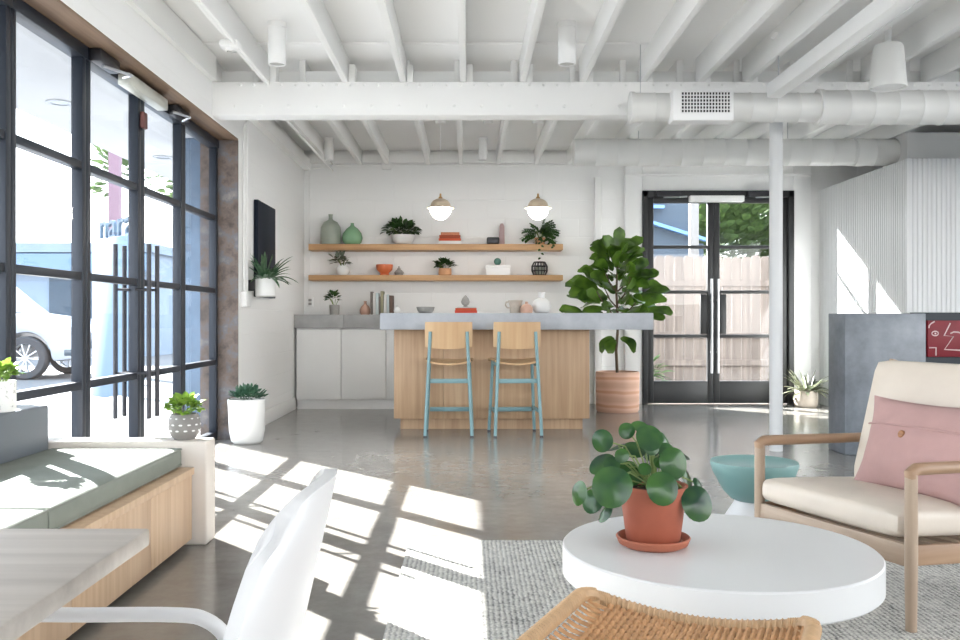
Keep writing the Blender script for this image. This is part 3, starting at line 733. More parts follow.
book(WX(439.5, YS), WX(460.5, YS), Z1+.0625, Z1+.098, BKB, 'rust brown book below the salmon book on the upper shelf', group=g)
book(WX(441, YS), WX(459.5, YS), Z1+.0985, Z1+.128, BKP, 'salmon book on top of the upper shelf stack', group=g)
# small black speaker, mauve wedge
t = thing('black_speaker', 'small black box speaker on the upper shelf', 'speaker', (WX(493, YS-.05), YS-.05, Z1))
b = MB(); b.box(-.068, .068, -.05, .05, 0, .075, .014, 3); b.build('body', BLACK, t)
b = MB(); b.box(-.055, .055, -.053, -.049, .012, .063, .002); b.build('front_grille', DARKM, t)
b = MB(); b.prism([(-.035, 0), (.035, 0), (.03, .20), (.018, .235), (-.012, .235), (-.022, .20)], -.03, .03, Matrix.Rotation(PI/2, 4, 'X'), .006)
o = b.build('tapered_vase', mat('mauve_ceramic', srgb(176, 150, 150), .6, var=.08)); o.location = (WX(501.5, YS+.04), YS+.04, Z1); tag(o, 'tall mauve tapered vase behind the black speaker', 'vase')
def fernf(seed, n, reach, z, trail):
    R = random.Random(seed)
    def f(b):
        for i in range(n):
            a = R.random()*2*PI; el = R.uniform(.1, 1.3); p = V((0, 0, z)); d = V((math.cos(a)*math.cos(el), math.sin(a)*math.cos(el)*.5, math.sin(el)))
            L = reach*R.uniform(.6, 1)
            for j in range(9):
                p = p + d*(L/9); d = (d + V((0, 0, -.14))).normalized()
                if j > 1:
                    s_ = d.orthogonal().normalized()
                    for sg in (1, -1): b.leaf(p, (d*.5+s_*sg*R.uniform(.6, 1.1)), (0, -.4, 1), .042, .026, oval, .4, .1, 3)
        for (x0, x1, z1) in trail:
            for j in range(7):
                u = j/6; p = V((x0+(x1-x0)*u, -.11, z-.02+(z1-z+.02)*u**1.5))
                b.leaf(p, ((1 if j % 2 else -1)*.8, -.3, -.3), (0, -1, .5), .04, .026, oval, .6, .1, 3)
    return f
potted('fern_plant', 'airy fern like plant trailing over the right end of the upper shelf', (WX(540, YS), YS, Z1), potp(.05, .062, .075), TAN, .05, .062, fernf(4, 30, .22, .075, [(0, .0, -.15), (.02, .14, -.03)]), L_DARK, spout(.06, 8, .05, .08))
# lower shelf
potted('grey_leaf_plant', 'grey leaved plant in round white pot on the lower shelf', (WX(342.7, YS), YS, Z2), [(0, 0), (.055, 0), (.076, .03), (.074, .07), (.06, .105), (.053, .105), (.055, .085), (0, .085)], CERW, .053, .09, bushy(-.03, .15, .11, .10, 70, .06, .035, oval, .6, 9), L_GREY, spout(.09, 8, .06, .08))
vase('footed_bowl', WX(384.5, YS), YS, Z2, [(0, 0), (.05, 0), (.052, .012), (.045, .022), (.085, .06), (.093, .105), (.09, .118), (.083, .118), (.07, .05), (0, .04)], CERO, 'orange footed bowl on the lower shelf', 'bowl')
t = thing('lidded_jar', 'small grey faceted jar beside the orange bowl', 'jar', (WX(399, YS), YS, Z2))
b = MB(); b.lathe([(0, 0), (.038, 0), (.056, .03), (.03, .06), (0, .06)], n=9); b.build('body', CERG, t, ang=10)
b = MB(); b.lathe([(.022, .06), (.02, .075), (.008, .085), (.01, .098), (0, .10)], n=12); b.build('stopper', CERG, t)
potted('dark_leaf_plant', 'dark leafy plant in tan pot on the lower shelf', (WX(445, YS), YS, Z2), [(0, 0), (.062, 0), (.072, .01), (.07, .075), (.063, .078), (.06, .06), (0, .06)], TAN, .06, .062, bushy(0, .11, .115, .055, 70, .06, .045, oval, .9, 12, .08), L_DARK, spout(.06, 6, .08, .05))
t = thing('white_box', 'white storage box on the lower shelf', 'box', (WX(498, YS), YS, Z2))
b = MB(); b.box(-.128, .128, -.08, .08, 0, .108, .004); b.build('body', WHITE_S, t)
b = MB(); b.box(-.131, .131, -.083, .083, .078, .11, .003); b.build('lid', WHITE_S, t)
b = MB(); b.lathe([(0, 0), (.02, 0)] + [(.04*math.sin(a*PI/14), .04-.04*math.cos(a*PI/14)) for a in range(3, 14)] + [(0, .08)], n=24)
o = b.build('glass_globe', mat('teal_glass', srgb(86, 132, 120), .15), ang=70); o.location = (WX(497.5, YS), YS, Z2+.1105); tag(o, 'small teal glass globe on top of the white box', 'ornament')
t = thing('wire_lantern', 'dark wire cage lantern at the right end of the lower shelf', 'lantern', (WX(539.5, YS), YS, Z2))
b = MB(); rp_ = [(.066, .004), (.086, .05), (.086, .10), (.06, .145)]
for i in range(14):
    a = 2*PI*i/14; b.tube([(r*math.cos(a), r*math.sin(a), z) for r, z in rp_], .0045, 5)
for r, z in rp_: b.tube([(r*math.cos(2*PI*j/24), r*math.sin(2*PI*j/24), z) for j in range(24)], .005, 5, closed=True)
b.build('cage', DARKM, t)
b = MB(); b.lathe([(0, 0), (.064, 0), (.064, .006), (0, .006)], n=20); b.build('base', DARKM, t)
b = MB(); b.lathe([(0, .006), (.04, .006), (.045, .02), (.045, .085), (.04, .09), (0, .09)], n=20); b.build('glass_cup', GLASSV, t)
# worktop items
def rosette(seed, n, L, W, z, r=.02):
    R = random.Random(seed)
    def f(b):
        for i in range(n):
            a = R.random()*2*PI; el = R.uniform(.1, 1.3)
            d = V((math.cos(a)*math.cos(el), math.sin(a)*math.cos(el), math.sin(el)))
            b.leaf(V((r*math.cos(a), r*math.sin(a), z)), d, (0, 0, 1) if el < 1.2 else (1, 0, 0), L*R.uniform(.7, 1.1), W, strap, R.uniform(.5, 1.4), .3, 6)
    return f
potted('zigzag_plant', 'dark leaved plant in grey cylinder pot on the worktop', (WX(334.5, YC), YC, Z3), potp(.05, .055, .105), CERG, .046, .088, bushy(-.02, .175, .085, .075, 40, .055, .04, oval, .7, 21), L_DARK, spout(.088, 7, .05, .08))
vase('bud_vase', WX(365.2, YC), YC, Z3, [(0, 0), (.045, 0), (.058, .02), (.06, .05), (.045, .085), (.018, .11), (.013, .13), (.018, .145), (.011, .145), (.01, .12)], CERP, 'small pink teardrop vase beside the standing books')
bk = [(371, 373.4, .245, BKG, 'grey standing book at the left end of the worktop row'), (373.6, 376.2, .235, BKW, 'white standing book second in the worktop row'), (376.4, 379.2, .23, BKBL, 'pale blue white standing book third in the worktop row'), (379.4, 380.9, .195, BKG, 'thin dark grey standing book amid the worktop row'), (381.1, 384.1, .25, BKL, 'olive standing book taller than its neighbours on the worktop'),
      (384.3, 387.2, .215, BKW, 'white standing book right of the olive book'), (387.4, 389.6, .215, BKBL, 'pale standing book before the brown book'), (389.8, 393.4, .205, BKBR, 'brown standing book at the right end of the worktop row')]
for a, c, h, m, l in bk: book(WX(a, YC), WX(c, YC), Z3, Z3+h, m, l, YC-.07, YC+.08, 'standing books on the worktop', True)
YI = 8.2; Z4 = .9925
vase('small_vase', WX(397, YI), YI, Z4, [(0, 0), (.026, 0), (.036, .02), (.033, .045), (.016, .06), (.010, .072), (.015, .085), (.008, .085), (.008, .07)], CERW, 'tiny white vase on the island nearest the standing books', sc=.85)
vase('shallow_bowl', WX(425.5, YI), YI, Z4, [(0, 0), (.06, 0), (.085, .025), (.10, .07), (.093, .07), (.078, .03), (0, .012)], CERG, 'grey shallow bowl on the island', 'bowl', sc=.85)
g = 'stacked red books on the island'
book(WX(455, YI), WX(477, YI), Z4, Z4+.026, BKR, 'red book at the bottom of the island stack', YI-.09, YI+.09, g)
book(WX(455.5, YI), WX(476.5, YI), Z4+.0265, Z4+.048, BKO, 'orange red book in the middle of the island stack', YI-.09, YI+.09, g)
book(WX(457, YI), WX(476, YI), Z4+.0485, Z4+.058, BKW, 'thin white book on top of the island stack', YI-.09, YI+.09, g)
t = thing('drop_ornament', 'grey drop shaped ornament on the stacked red books', 'ornament', (WX(465.5, YI), YI, Z4+.0585)); t.scale = (.85,)*3
b = MB(); b.lathe([(0, 0), (.026, 0), (.028, .006), (0, .008)], n=20); b.build('base', CERG, t)
b = MB(); b.lathe([(.012, .008), (.04, .03), (.048, .055), (.036, .088), (.014, .115), (0, .13)], n=10); b.build('body', CERG, t, ang=12)
t = thing('pitcher', 'beige ceramic pitcher with a loop handle on the island', 'pitcher', (WX(515.5, YI), YI, Z4)); t.scale = (.85,)*3
b = MB(); b.lathe([(0, 0), (.055, 0), (.06, .02), (.066, .08), (.076, .125), (.08, .14), (.073, .14), (.06, .08), (.05, .02), (0, .015)], n=32); b.build('body', CERB, t, ang=50)
b = MB(); b.tube([(-.068, 0, .125), (-.10, 0, .12), (-.108, 0, .09), (-.088, 0, .06), (-.06, 0, .06)], .008, 8); b.build('handle', CERB, t)
vase('bud_vase', WX(526.5, YI-.07), YI-.07, Z4, [(0, 0), (.06, 0), (.068, .015), (.066, .06), (.045, .09), (.018, .10), (.014, .125), (.008, .125), (.008, .1)], CERP, 'pink squat bottle vase between the pitcher and the white vase', sc=.85)
vase('round_vase', WX(541.5, YI), YI, Z4, [(0, 0), (.06, 0), (.092, .035), (.10, .085), (.085, .135), (.05, .158), (.036, .165), (.036, .215), (.04, .225), (.03, .225), (.03, .16)], CERW, 'large round white vase with a short neck on the island', sc=.85)

# pendant lamps
def pendant(x, label):
    y = 8.4; zc = WZ(208, y)
    t = thing('pendant_lamp', label, 'pendant lamp', (x, y, zc), group='globe pendant lamps above the island')
    b = MB(); b.lathe([(.100*math.sin(a*PI/36), -.112*math.cos(a*PI/36)) for a in range(0, 19)] + [(0, 0)], n=36); b.build('glass_globe', OPAL, t, ang=70)
    b = MB(); b.lathe([(.126, -.004), (.126, .003), (.10, .008), (.095, .02), (.088, .045), (.07, .068), (.04, .084), (.016, .09), (0, .09)], n=36); b.build('shade', PALEW, t, ang=50)
    b = MB(); b.lathe([(.02, .088), (.018, .10), (.010, .108), (.008, .135), (0, .135)], n=16); b.build('cap', BRASS, t)
    top = ZC - zc
    b = MB(); b.tube([(0, 0, .13), (0, 0, top-.01)], .003, 6); b.build('cord', WHITE_S, t)
    b = MB(); b.lathe([(0, top-.03), (.05, top-.028), (.055, top), (0, top)], n=24); b.build('ceiling_rose', WHITE_S, t)
    return t
p = pendant(WX(440.5, 8.4), 'globe pendant lamp above the left part of the island, over the stacked books')
dup(p, (WX(538, 8.4), 8.4, p.location.z), None, 'globe pendant lamp above the right part of the island, nearer the fig tree')

# bar stools
def stool(x, label):
    y0 = FY(437.2)
    t = thing('bar_stool', label, 'bar stool', (x, y0, 0), group='teal bar stools at the island')
    # local: -y toward camera (rear), seat toward +y
    s = .205; zt = .90
    k = y0/FPX
    def leg(x0, y0_, x1, y1, z1):
        b = MB(); b.tube([(x0, y0_, .008), (x1, y1, z1)], .0135, 12); o = b.build('leg', TEAL, t)
        b = MB(); b.lathe([(0, 0), (.0145, 0), (.0145, .012), (0, .012)], (x0, y0_, 0), 12); b.build('foot_cap', DARKM, o)
    for sg in (1, -1):
        leg(sg*.187, 0, sg*.148, .06, .84)
        leg(sg*.192, .40, sg*.165, .36, .60)
    b = MB(); b.bar((-.16, .045, .445), (.16, .045, .445), .012, .036, bev=.003); b.build('rear_stretcher', TEAL, t)
    b = MB(); b.bar((-.165, .378, .185), (.165, .378, .185), .02, .036, bev=.003); b.build('footrest', TEAL, t)
    b = MB(); b.bar((-.16, .36, .585), (.16, .36, .585), .012, .03, bev=.003)
    for sg in (1, -1): b.bar((sg*.158, .05, .572), (sg*.165, .36, .585), .012, .03, bev=.003)
    b.build('seat_rail', TEAL, t)
    b = MB()
    for sg in (1, -1): b.bar((sg*.178, .02, .20), (sg*.18, .385, .20), .012, .03, bev=.003)
    b.build('side_stretcher', TEAL, t)
    n = 14
    def seat(u, v, dz=0):
        xx = (u-.5)*.40*(1-.10*(1-v)); yy = .04+.36*v
        return (xx, yy, .612 - .028*(1-(2*u-1)**2)*(1-.55*v) + .012*v - .02*max(0, v-.85)/.15 + dz)
    b = MB(); b.grid(n, 10, lambda u, v: seat(u, v)); b.grid(n, 10, lambda u, v: seat(u, v, -.014))
    for v in (0, 1): b.grid(n, 1, lambda u, w_: seat(u, v, -.014*w_))
    for u in (0, 1): b.grid(1, 10, lambda w_, v: seat(u, v, -.014*w_))
    bmesh.ops.remove_doubles(b.bm, verts=b.bm.verts[:], dist=1e-4); b.build('seat', OAK_LIGHT, t)
    def back(u, v, d=0):
        a = 2*u-1; w_ = .192*(1-.02*abs(v-.5))
        return (a*w_, .075 - .035*(1-a*a) + .03*(v-.5)*0 + d, .718 + .20*v + .012*(a*a-1)*(-(v < .5)*1)*0 - (.018*(1-a*a) if v < .01 else 0))
    b = MB(); b.grid(16, 6, lambda u, v: back(u, v)); b.grid(16, 6, lambda u, v: back(u, v, .012))
    for v in (0, 1): b.grid(16, 1, lambda u, w_: back(u, v, .012*w_))
    for u in (0, 1): b.grid(1, 6, lambda w_, v: back(u, v, .012*w_))
    bmesh.ops.remove_doubles(b.bm, verts=b.bm.verts[:], dist=1e-4)
    b.build('backrest', OAK_LIGHT, t)
    return t
yst = FY(437.2)
s0 = stool(WX(448.5, yst), 'oak and teal bar stool at the island, below the left pendant lamp')
dup(s0, (WX(518.5, yst), yst, 0), math.radians(5), 'oak and teal bar stool at the island, below the right pendant lamp')

# ------------------------------------------------------------------ fig tree
fy = 9.12; fxx = WX(617.5, fy)
t = thing('fiddle_leaf_fig', 'tall fiddle leaf fig tree in banded clay pot behind the island', 'potted tree', (fxx, fy, 0))
b = MB(); b.lathe([(0, 0), (.205, 0), (.218, .02), (.222, .39), (.216, .405), (.20, .405), (.198, .35), (0, .35)], n=44); b.build('pot', BAND, t, ang=50)
b = MB(); b.lathe([(0, .365), (.199, .36)], n=28); b.build('soil', SOIL, t)
b = MB(); b.tube([(0, 0, .34), (-.012, .01, .62), (.008, 0, .9), (-.01, .01, 1.2), (0, 0, 1.5), (.01, 0, 1.70)], [.016, .015, .014, .012, .009, .005], 10)
brs = [((-.005, 0, .95), (-.22, -.05, 1.22)), ((0, 0, .98), (.24, -.08, 1.18)), ((0, 0, 1.1), (.1, -.22, 1.35)), ((0, 0, 1.05), (-.12, .2, 1.3)), ((0, 0, 1.2), (-.18, -.12, 1.5)), ((0, 0, 1.22), (.2, .08, 1.48))]
for p0, p1 in brs:
    m_ = (V(p0)+V(p1))/2 + V((0, 0, -.04)); b.tube([p0, m_, p1], [.009, .007, .004], 7)
b.build('trunk', BARK, t)
def figp(u): return max(.03, (.25+.75*u**.9)*math.sqrt(max(0, 1-(max(0, u-.62)/.38)**2.2)) * (1 if u > .05 else .3))
R = random.Random(11); b = MB()
def figleaf(p, d, L, W, dr): b.leaf(p, d, (R.uniform(-.4, .4), -1+R.uniform(-.4, .5), R.uniform(.3, 1.1)), L, W, figp, dr, .18, 8, .04)
for i in range(130):
    z = .93 + .70*(i/130)**1.15; a = i*2.4 + R.uniform(-.4, .4)
    wid = .37*max(0, 1-((z-.93)/.78)**1.5) + .03
    q = R.uniform(.2, 1.0)
    p = V((math.cos(a)*wid*q, math.sin(a)*wid*q*.85, z + R.uniform(-.03, .05)))
    d = V((math.cos(a), math.sin(a), .2 + 1.0*(z-.9)/.8 + R.uniform(-.35, .35)))
    figleaf(p, d, R.uniform(.17, .27), R.uniform(.13, .19), R.uniform(.3, 1.2))
for d, L, dr in (((.05, -.1, 1), .30, .1), ((-.5, -.2, .8), .27, .4), ((.6, -.1, .55), .32, .3), ((.5, .3, .8), .26, .4), ((-.2, .5, .9), .25, .4)):
    figleaf(V((0, 0, 1.58)), d, L, .16, dr)
for p, d in (((-.2, -.05, 1.24), (-1, -.2, .55)), ((-.28, 0, 1.0), (-1, -.3, .05)), ((.26, -.05, 1.2), (1, -.4, .35)), ((.27, -.1, 1.02), (1, -.2, .15)), ((.2, -.1, .98), (1, -.3, .1)), ((-.2, -.1, .95), (-1, -.2, .05))):
    figleaf(V(p), d, .27, .18, .5)
for zz, a in ((.74, 2.9), (.74, -.3), (.72, 4.0)): figleaf(V((.03*math.cos(a), .03*math.sin(a), zz)), (math.cos(a), math.sin(a)*.6-.4, -.1), .22, .16, 1.6)
b.build('foliage', L_FIG, t, flat=True)

# ------------------------------------------------------------------ left wall tv and planters
ty0, ty1 = 895*1.80/(468-254.5), 895*1.77/(468-275.5)
t = thing('television', 'thin dark television on the left wall behind the planter', 'television', (XL, (ty0+ty1)/2, 1.15))
b = MB(); b.box(XL+.004, XL+.04, ty0, ty1, 1.13, 1.95, .004); b.build('screen', SCREEN, t, True)
b = MB(); b.box(XL+.001, XL+.02, ty0+.3, ty1-.3, 1.3, 1.8); b.build('wall_bracket', BLACK, t, True)
wy = 7.36; wz = WZ(297, wy); wx = XL+.145
def spid(seed, n, L, W, z, bias=(0, 0, 0)):
    R = random.Random(seed)
    def f(b):
        for i in range(n):
            a = R.random()*2*PI; el = R.uniform(.15, 1.35); d = V((math.cos(a)*math.cos(el), math.sin(a)*math.cos(el), math.sin(el))) + V(bias)
            if d.x < -.35: d.x = -.35
            b.leaf(V((.03*math.cos(a), .03*math.sin(a), z)), d, (0, 0, 1) if el < 1.2 else (1, 0, 0), L*R.uniform(.6, 1.1), W, strap, R.uniform(.4, 1.5), .35, 8)
    return f
t = potted('wall_planter', 'strap leaved plant in white wall planter before the television', (wx, wy, wz), [(0, 0), (.07, 0), (.084, .01), (.084, .155), (.077, .155), (.076, .12), (0, .12)], CERW, .076, .13, spid(5, 44, .27, .048, .13, (.2, -.1, .1)), L_SPID)
b = MB(); b.box(-.144, -.07, -.03, .03, .05, .14, .004); b.build('bracket', BLACK, t)
pr = [(0, 0), (.095, 0), (.118, .02), (.133, .10), (.142, .30), (.144, .335), (.134, .335), (.13, .29), (0, .29)]
potted('succulent_planter', 'tall white floor planter with blue green succulent by the jamb', (WX(247, 6.8), 6.8, 0), pr, CERW, .13, .30, bushy(0, .355, .155, .085, 420, .036, .02, oval, .2, 31, None, .6), L_SUCC)

# ------------------------------------------------------------------ plant right of back door
py_ = FY(406.5); 
t = potted('bromeliad', 'spiky variegated plant in ribbed pale pot beside the back door', (WX(806, 9.55), 9.55, 0), [(0, 0), (.10, 0)] + [(.112+.012*math.sin(PI*i/12)+(.003 if i % 2 else -.003), .012+.165*i/12) for i in range(13)] + [(.11, .18), (.105, .18), (.105, .15), (0, .15)], CERB, .105, .155, rosette(8, 46, .28, .07, .15, .04), L_VAR)

# ------------------------------------------------------------------ bench
BX = -1.15; BY1 = 3.76; BYN = 1.3
t = thing('window_bench', 'oak bench box along the glass front with a pale end block', 'bench', (-1.55, 2.6, 0))
b = MB(); sy = [BYN, 1.95, 2.6, 3.25, BY1-.03]
b.box(-1.93, BX-.02, BYN, BY1-.03, .03, .325, .002); b.build('carcass', BENCH_W, t, True)
for i in range(4):
    b = MB(); b.box(BX-.02, BX, sy[i]+.001, sy[i+1]-.001, .03, .30, .002); b.build('front_panel', BENCH_W, t, True)
b = MB(); b.box(-1.93, BX+.01, BYN, BY1-.03, .30, .328, .002); b.build('top_board', BENCH_W, t, True)
b = MB(); b.box(-1.93, -1.092, BY1-.02, BY1+.11, 0, .435, .010, 3); o = b.build('end_block', mat('pale_oak_block', srgb(208, 200, 192), .5, var=.04), t, True); o['label'] = 'pale whitewashed end block'
b = MB(); b.box(-1.94, -1.745, BYN, BY1-.03, .328, .59, .012, 3); b.build('back_panel', mat('slate_paint', srgb(104, 110, 118), .55), t, True)
cl = [('pale grey green bench cushion nearer the end block', 2.55, BY1-.03), ('pale grey green bench cushion nearer the dining table', 1.32, 2.545)]
for l, a, c in cl:
    t = thing('bench_cushion', l, 'cushion', (-1.464, (a+c)/2, .329), group='bench cushions')
    b = MB(); b.cushion(.545, c-a, .082, .018, .006, (0, 0, .042)); b.build('cover', CUSH, t)
    b = MB(); w2, d2 = .545/2-.004, (c-a)/2-.004
    for z in (.010, .074): b.tube([(-w2, -d2, z), (w2, -d2, z), (w2, d2, z), (-w2, d2, z)], .005, 6, closed=True)
    b.build('piping', CUSH, t)
pr = [(0, 0), (.042, 0), (.058, .02), (.068, .055), (.064, .09), (.055, .108), (.048, .108), (.05, .08), (0, .08)]
def limep(seed, h, r, n, L): return bushy(0, h, r, r*.62, n, L, L*.9, oval, .9, seed)
t = potted('small_plant', 'lime green plant in dotted grey pot on the bench end block', (WX(184.5, 3.805), 3.805, .4355), pr, mat('dotted_grey', srgb(128, 124, 122), .6, var=.1, vs=20), .05, .09, limep(41, .132, .078, 130, .034), L_LIME, spout(.08, 8, .04, .05))
b = MB()
for i in range(12):
    a = 2*PI*i/12
    for (rr, z) in ((.0655, .04), (.067, .065), (.0625, .09)): b.lathe([(0, .002), (.004, 0)], n=6, M=Matrix.Translation((rr*math.cos(a+z*9), rr*math.sin(a+z*9), z)) @ V((math.cos(a+z*9), math.sin(a+z*9), 0)).to_track_quat('Z', 'Y').to_matrix().to_4x4() @ Matrix.Diagonal((2.2, 1, 1, 1)))
b.build('dots', CERW, t)
potted('small_plant', 'lime green plant in speckled white pot on the bench back panel', (-1.80, 3.44, .591), [(0, 0), (.052, 0), (.058, .01), (.058, .118), (.052, .118), (.05, .09), (0, .09)], SPECK, .05, .098, limep(43, .145, .075, 120, .036), L_LIME, spout(.09, 8, .04, .05))

# ------------------------------------------------------------------ dining table and white chair
t = thing('dining_table', 'pale wood dining table corner in front of the bench', 'table', (-1.1, .6, 0))
tb = MB(); tb.box(-1.9+.35, -.348, -.35, .98, .701, .72, .003); tb.build('tabletop', TABLE_W, t, True)
for (lx, ly) in ((-.78, .80), (-1.40, .80), (-.78, -.2), (-1.40, -.2)):
    b = MB(); b.tube([(lx, ly, 0), (lx, ly, .70)], [.018, .024], 14); b.build('leg', TABLE_W, t, True)
t = thing('shell_chair', 'white shell armchair tucked at the dining table', 'chair', (-.383, .77, 0))
n = 24
PS = smooth([(x, 0, z) for x, z in [(-.22, .445), (-.10, .435), (.03, .43), (.12, .44), (.18, .49), (.208, .57), (.228, .65), (.247, .73), (.268, .814)]], 6)
def shell(u, v, off=0):
    a = 2*u-1                       # along y ; v 0 seat front -> 1 back top
    # profile in (x,z), facing -x
    s = v*(len(PS)-1); i = min(int(s), len(PS)-2); f = s-i
    x = PS[i].x*(1-f)+PS[i+1].x*f; z = PS[i].z*(1-f)+PS[i+1].z*f
    h = max(0, (v-.4)/.6)
    half = .22 - .07*max(0, (v-.45)/.55)
    if v > .86: half *= math.sqrt(max(.0, 1-((v-.86)/.14)**2*.55))
    x -= .03*h**.6*abs(a)**2.4*(1 if v > .4 else 0); z += .02*abs(a)**3*(1-h)
    return (x - off*(.4+.6*h), a*half, z - (1-h)*off - (.03*abs(a)**4*h if v > .8 else 0))
b = MB(); b.grid(n, 30, lambda u, v: shell(u, v)); b.grid(n, 30, lambda u, v: shell(u, v, .012))
for v in (0, 1): b.grid(n, 1, lambda u, q: shell(u, v, .012*q))
for u in (0, 1): b.grid(1, 30, lambda q, v: shell(u, v, .012*q))
bmesh.ops.remove_doubles(b.bm, verts=b.bm.verts[:], dist=1e-4); b.build('seat_shell', CHWH, t, ang=60)
for sg in (1, -1):
    yy = sg*.255
    b = MB(); b.tube(smooth([(-.19, yy, .0), (-.187, yy, .3), (-.185, yy, .545), (-.175, yy, .588), (-.145, yy, .608), (-.05, yy, .61), (.05, yy, .61), (.083, yy, .604), (.105, yy, .585), (.118, yy, .55), (.14, yy, .40), (.19, yy, 0)], 4), .0085, 12)
    b.build('arm_leg_loop', CHWH, t)
b = MB()
for xx in (-.15, .10): b.tube([(xx, -.255, .41), (xx, .255, .41)], .009, 10)
b.build('crossbar', CHWH, t)

# ------------------------------------------------------------------ rug, coffee table, pilea
b = MB(); b.box(-.25, 2.75, .9, 3.78, .0005, .013, .004); tag(b.build('area_rug', RUG, origin=(1.2, 2.3, 0)), 'grey and ivory woven rug under the coffee table', 'rug')
ZT = .35; td, tR = 2.357, .404; tX = .278*td; RZ = .0135
t = thing('coffee_table', 'round thick white coffee table on the rug', 'coffee table', (tX, td, RZ))
b = MB(); h1 = ZT-RZ
b.lathe([(0, h1-.08), (tR-.006, h1-.08), (tR, h1-.074), (tR, h1-.004), (tR-.004, h1), (0, h1)], n=96); b.build('tabletop', TABLE_WH, t)
b = MB(); b.lathe([(0, 0), (.2, 0), (.2, h1-.08)], n=48); b.build('base', TABLE_WH, t)
px_, pyy = WX(653, 2.36), 2.36
t = thing('terracotta_saucer', 'terracotta saucer under the plant on the coffee table', 'saucer', (px_, pyy, ZT+.0003))
sauc = [(0, 0), (.075, 0), (.09, .008), (.097, .024), (.094, .027), (.088, .025), (.08, .012), (0, .011)]
b = MB(); b.lathe(sauc, n=48); o = b.build('saucer_dish', TERRA2, t, ang=50)
t = thing('pilea_plant', 'round leaved green plant in terracotta pot on the coffee table', 'potted plant', (px_, pyy, ZT+.0118))
PB = [(0, 0), (.066, 0), (.07, .004), (.087, .138), (.090, .15), (.082, .15), (.080, .13), (0, .13)]
b = MB(); b.lathe(PB, n=48); b.build('pot', TERRA, t, ang=50)
b = MB(); b.lathe([(0, .14), (.081, .134)], n=30); b.build('soil', SOIL, t)
# leaves by direction: (px, row, depth offset, radius, normal)
def lp(x, r, dy): return V((WX(x, pyy+dy)-px_, dy, WZ(r, pyy+dy)-ZT-.012))
LV = [(690, 495, .02, .022, (.8, -.5, .3)), (634, 475, .02, .026, (-.4, -.7, .7)), (652, 446, -.03, .02, (.2, -1, .3)), (612, 478, .02, .026, (-.5, -.6, .6)), (668, 452, .0, .026, (.4, -.8, .4)), (612, 485, -.10, .047, (-.3, -1, .35)), (663, 487, -.11, .038, (.1, -1, .3)), (674, 462, -.03, .037, (.3, -1, .2)), (698, 502, -.06, .041, (.3, -.9, .3)),
      (602, 440, .0, .027, (-.5, -.9, .1)), (627, 430, .03, .020, (-.1, -1, .3)), (650, 436, -.02, .033, (.1, -.8, .5)), (665, 440, .05, .022, (.7, -.6, .4)),
      (578, 492, -.04, .029, (-1, -.55, .25)), (592, 500, .04, .030, (-.6, -.7, .3)), (602, 462, .04, .034, (-.5, -.5, .8)), (612, 462, .0, .02, (-.2, -.7, .7)), (635, 448, .05, .028, (0, -.6, .8)),
      (688, 478, .07, .026, (.7, -.5, .3)), (624, 466, .08, .034, (-.3, -.3, .9)), (640, 425, .09, .022, (.1, -.5, .8)), (680, 452, .09, .028, (.5, .2, .8)), (618, 445, .10, .03, (-.3, .3, .9)),
      (656, 455, .10, .03, (.1, .5, .8)), (645, 468, -.03, .016, (0, -.8, .6)), (659, 462, -.02, .014, (.3, -.8, .5)), (640, 500, .13, .03, (0, .6, .8)), (670, 480, .13, .032, (.5, .6, .6)), (605, 512, .08, .026, (-.7, -.2, .5)), (698, 483, .04, .016, (.6, -.6, .5)), (622, 455, -.04, .017, (-.2, -1, .3))]
b = MB(); st = MB()
for (x, r, dy, rad, nn) in LV:
    p = lp(x, r, dy); nrm = V(nn).normalized()
    out = V((p.x, p.y, 0)); out = out.normalized() if out.length > .02 else V((0, -1, 0))
    b.disc(p, nrm, rad*1.1, .10, 20, 1.12, V((0, 0, -1))+out*.4)
    o_ = V((p.x*.1, p.y*.1, .15)); mid = (o_*.45+p*.55) + V((0, 0, .035)) - nrm*.02
    st.tube([V((p.x*.08, p.y*.08, .13)), o_, mid, p - nrm*.004], .0022, 5)
st.tube([(0, 0, .12), (.004, .0, .19), (0, .002, .225)], [.008, .007, .005], 8)
b.build('foliage', L_PIL, t, flat=True); st.build('stem', STEM, t)

# ------------------------------------------------------------------ rattan stool
rw, rd, rz_ = .42, .38, .412
t = thing('rattan_stool', 'low woven rattan stool in front of the coffee table', 'stool', (.341, 1.496, RZ), math.radians(-25.5))
def sad(x): return rz_-.013 - .030*(1-(2*x/rw)**2) + .004*(abs(2*x/rw) > .9)
fr = []
hw, hd, cr = rw/2, rd/2, .045
for (sx2, sy2, a0) in ((1, 1, 0), (-1, 1, 90), (-1, -1, 180), (1, -1, 270)):
    for a in range(0, 91, 15):
        th = math.radians(a0+a); x = sx2*(hw-cr)+cr*math.cos(th); y = sy2*(hd-cr)+cr*math.sin(th); fr.append((x, y))
fr2 = []
for i in range(len(fr)):
    p, q = V(fr[i]), V(fr[(i+1) % len(fr)]); k = max(1, int((q-p).length/.03))
    for j in range(k): fr2.append(p.lerp(q, j/k))
b = MB(); b.tube([(p.x, p.y, sad(p.x)) for p in fr2], .0115, 10, closed=True)
for i in range(0, len(fr2)):
    p, q = fr2[i], fr2[(i+1) % len(fr2)]
    for j in range(3):
        c_ = p.lerp(q, j/3); d = (q-p).normalized()
        ring = [V((c_.x, c_.y, sad(c_.x))) + (V((-d.y, d.x, 0))*math.cos(2*PI*k/8) + V((0, 0, 1))*math.sin(2*PI*k/8))*.0122 for k in range(8)]
        b.tube(ring, .0028, 4, closed=True)
b.build('rim', RATTAN2, t)
b = MB()
nr = 30
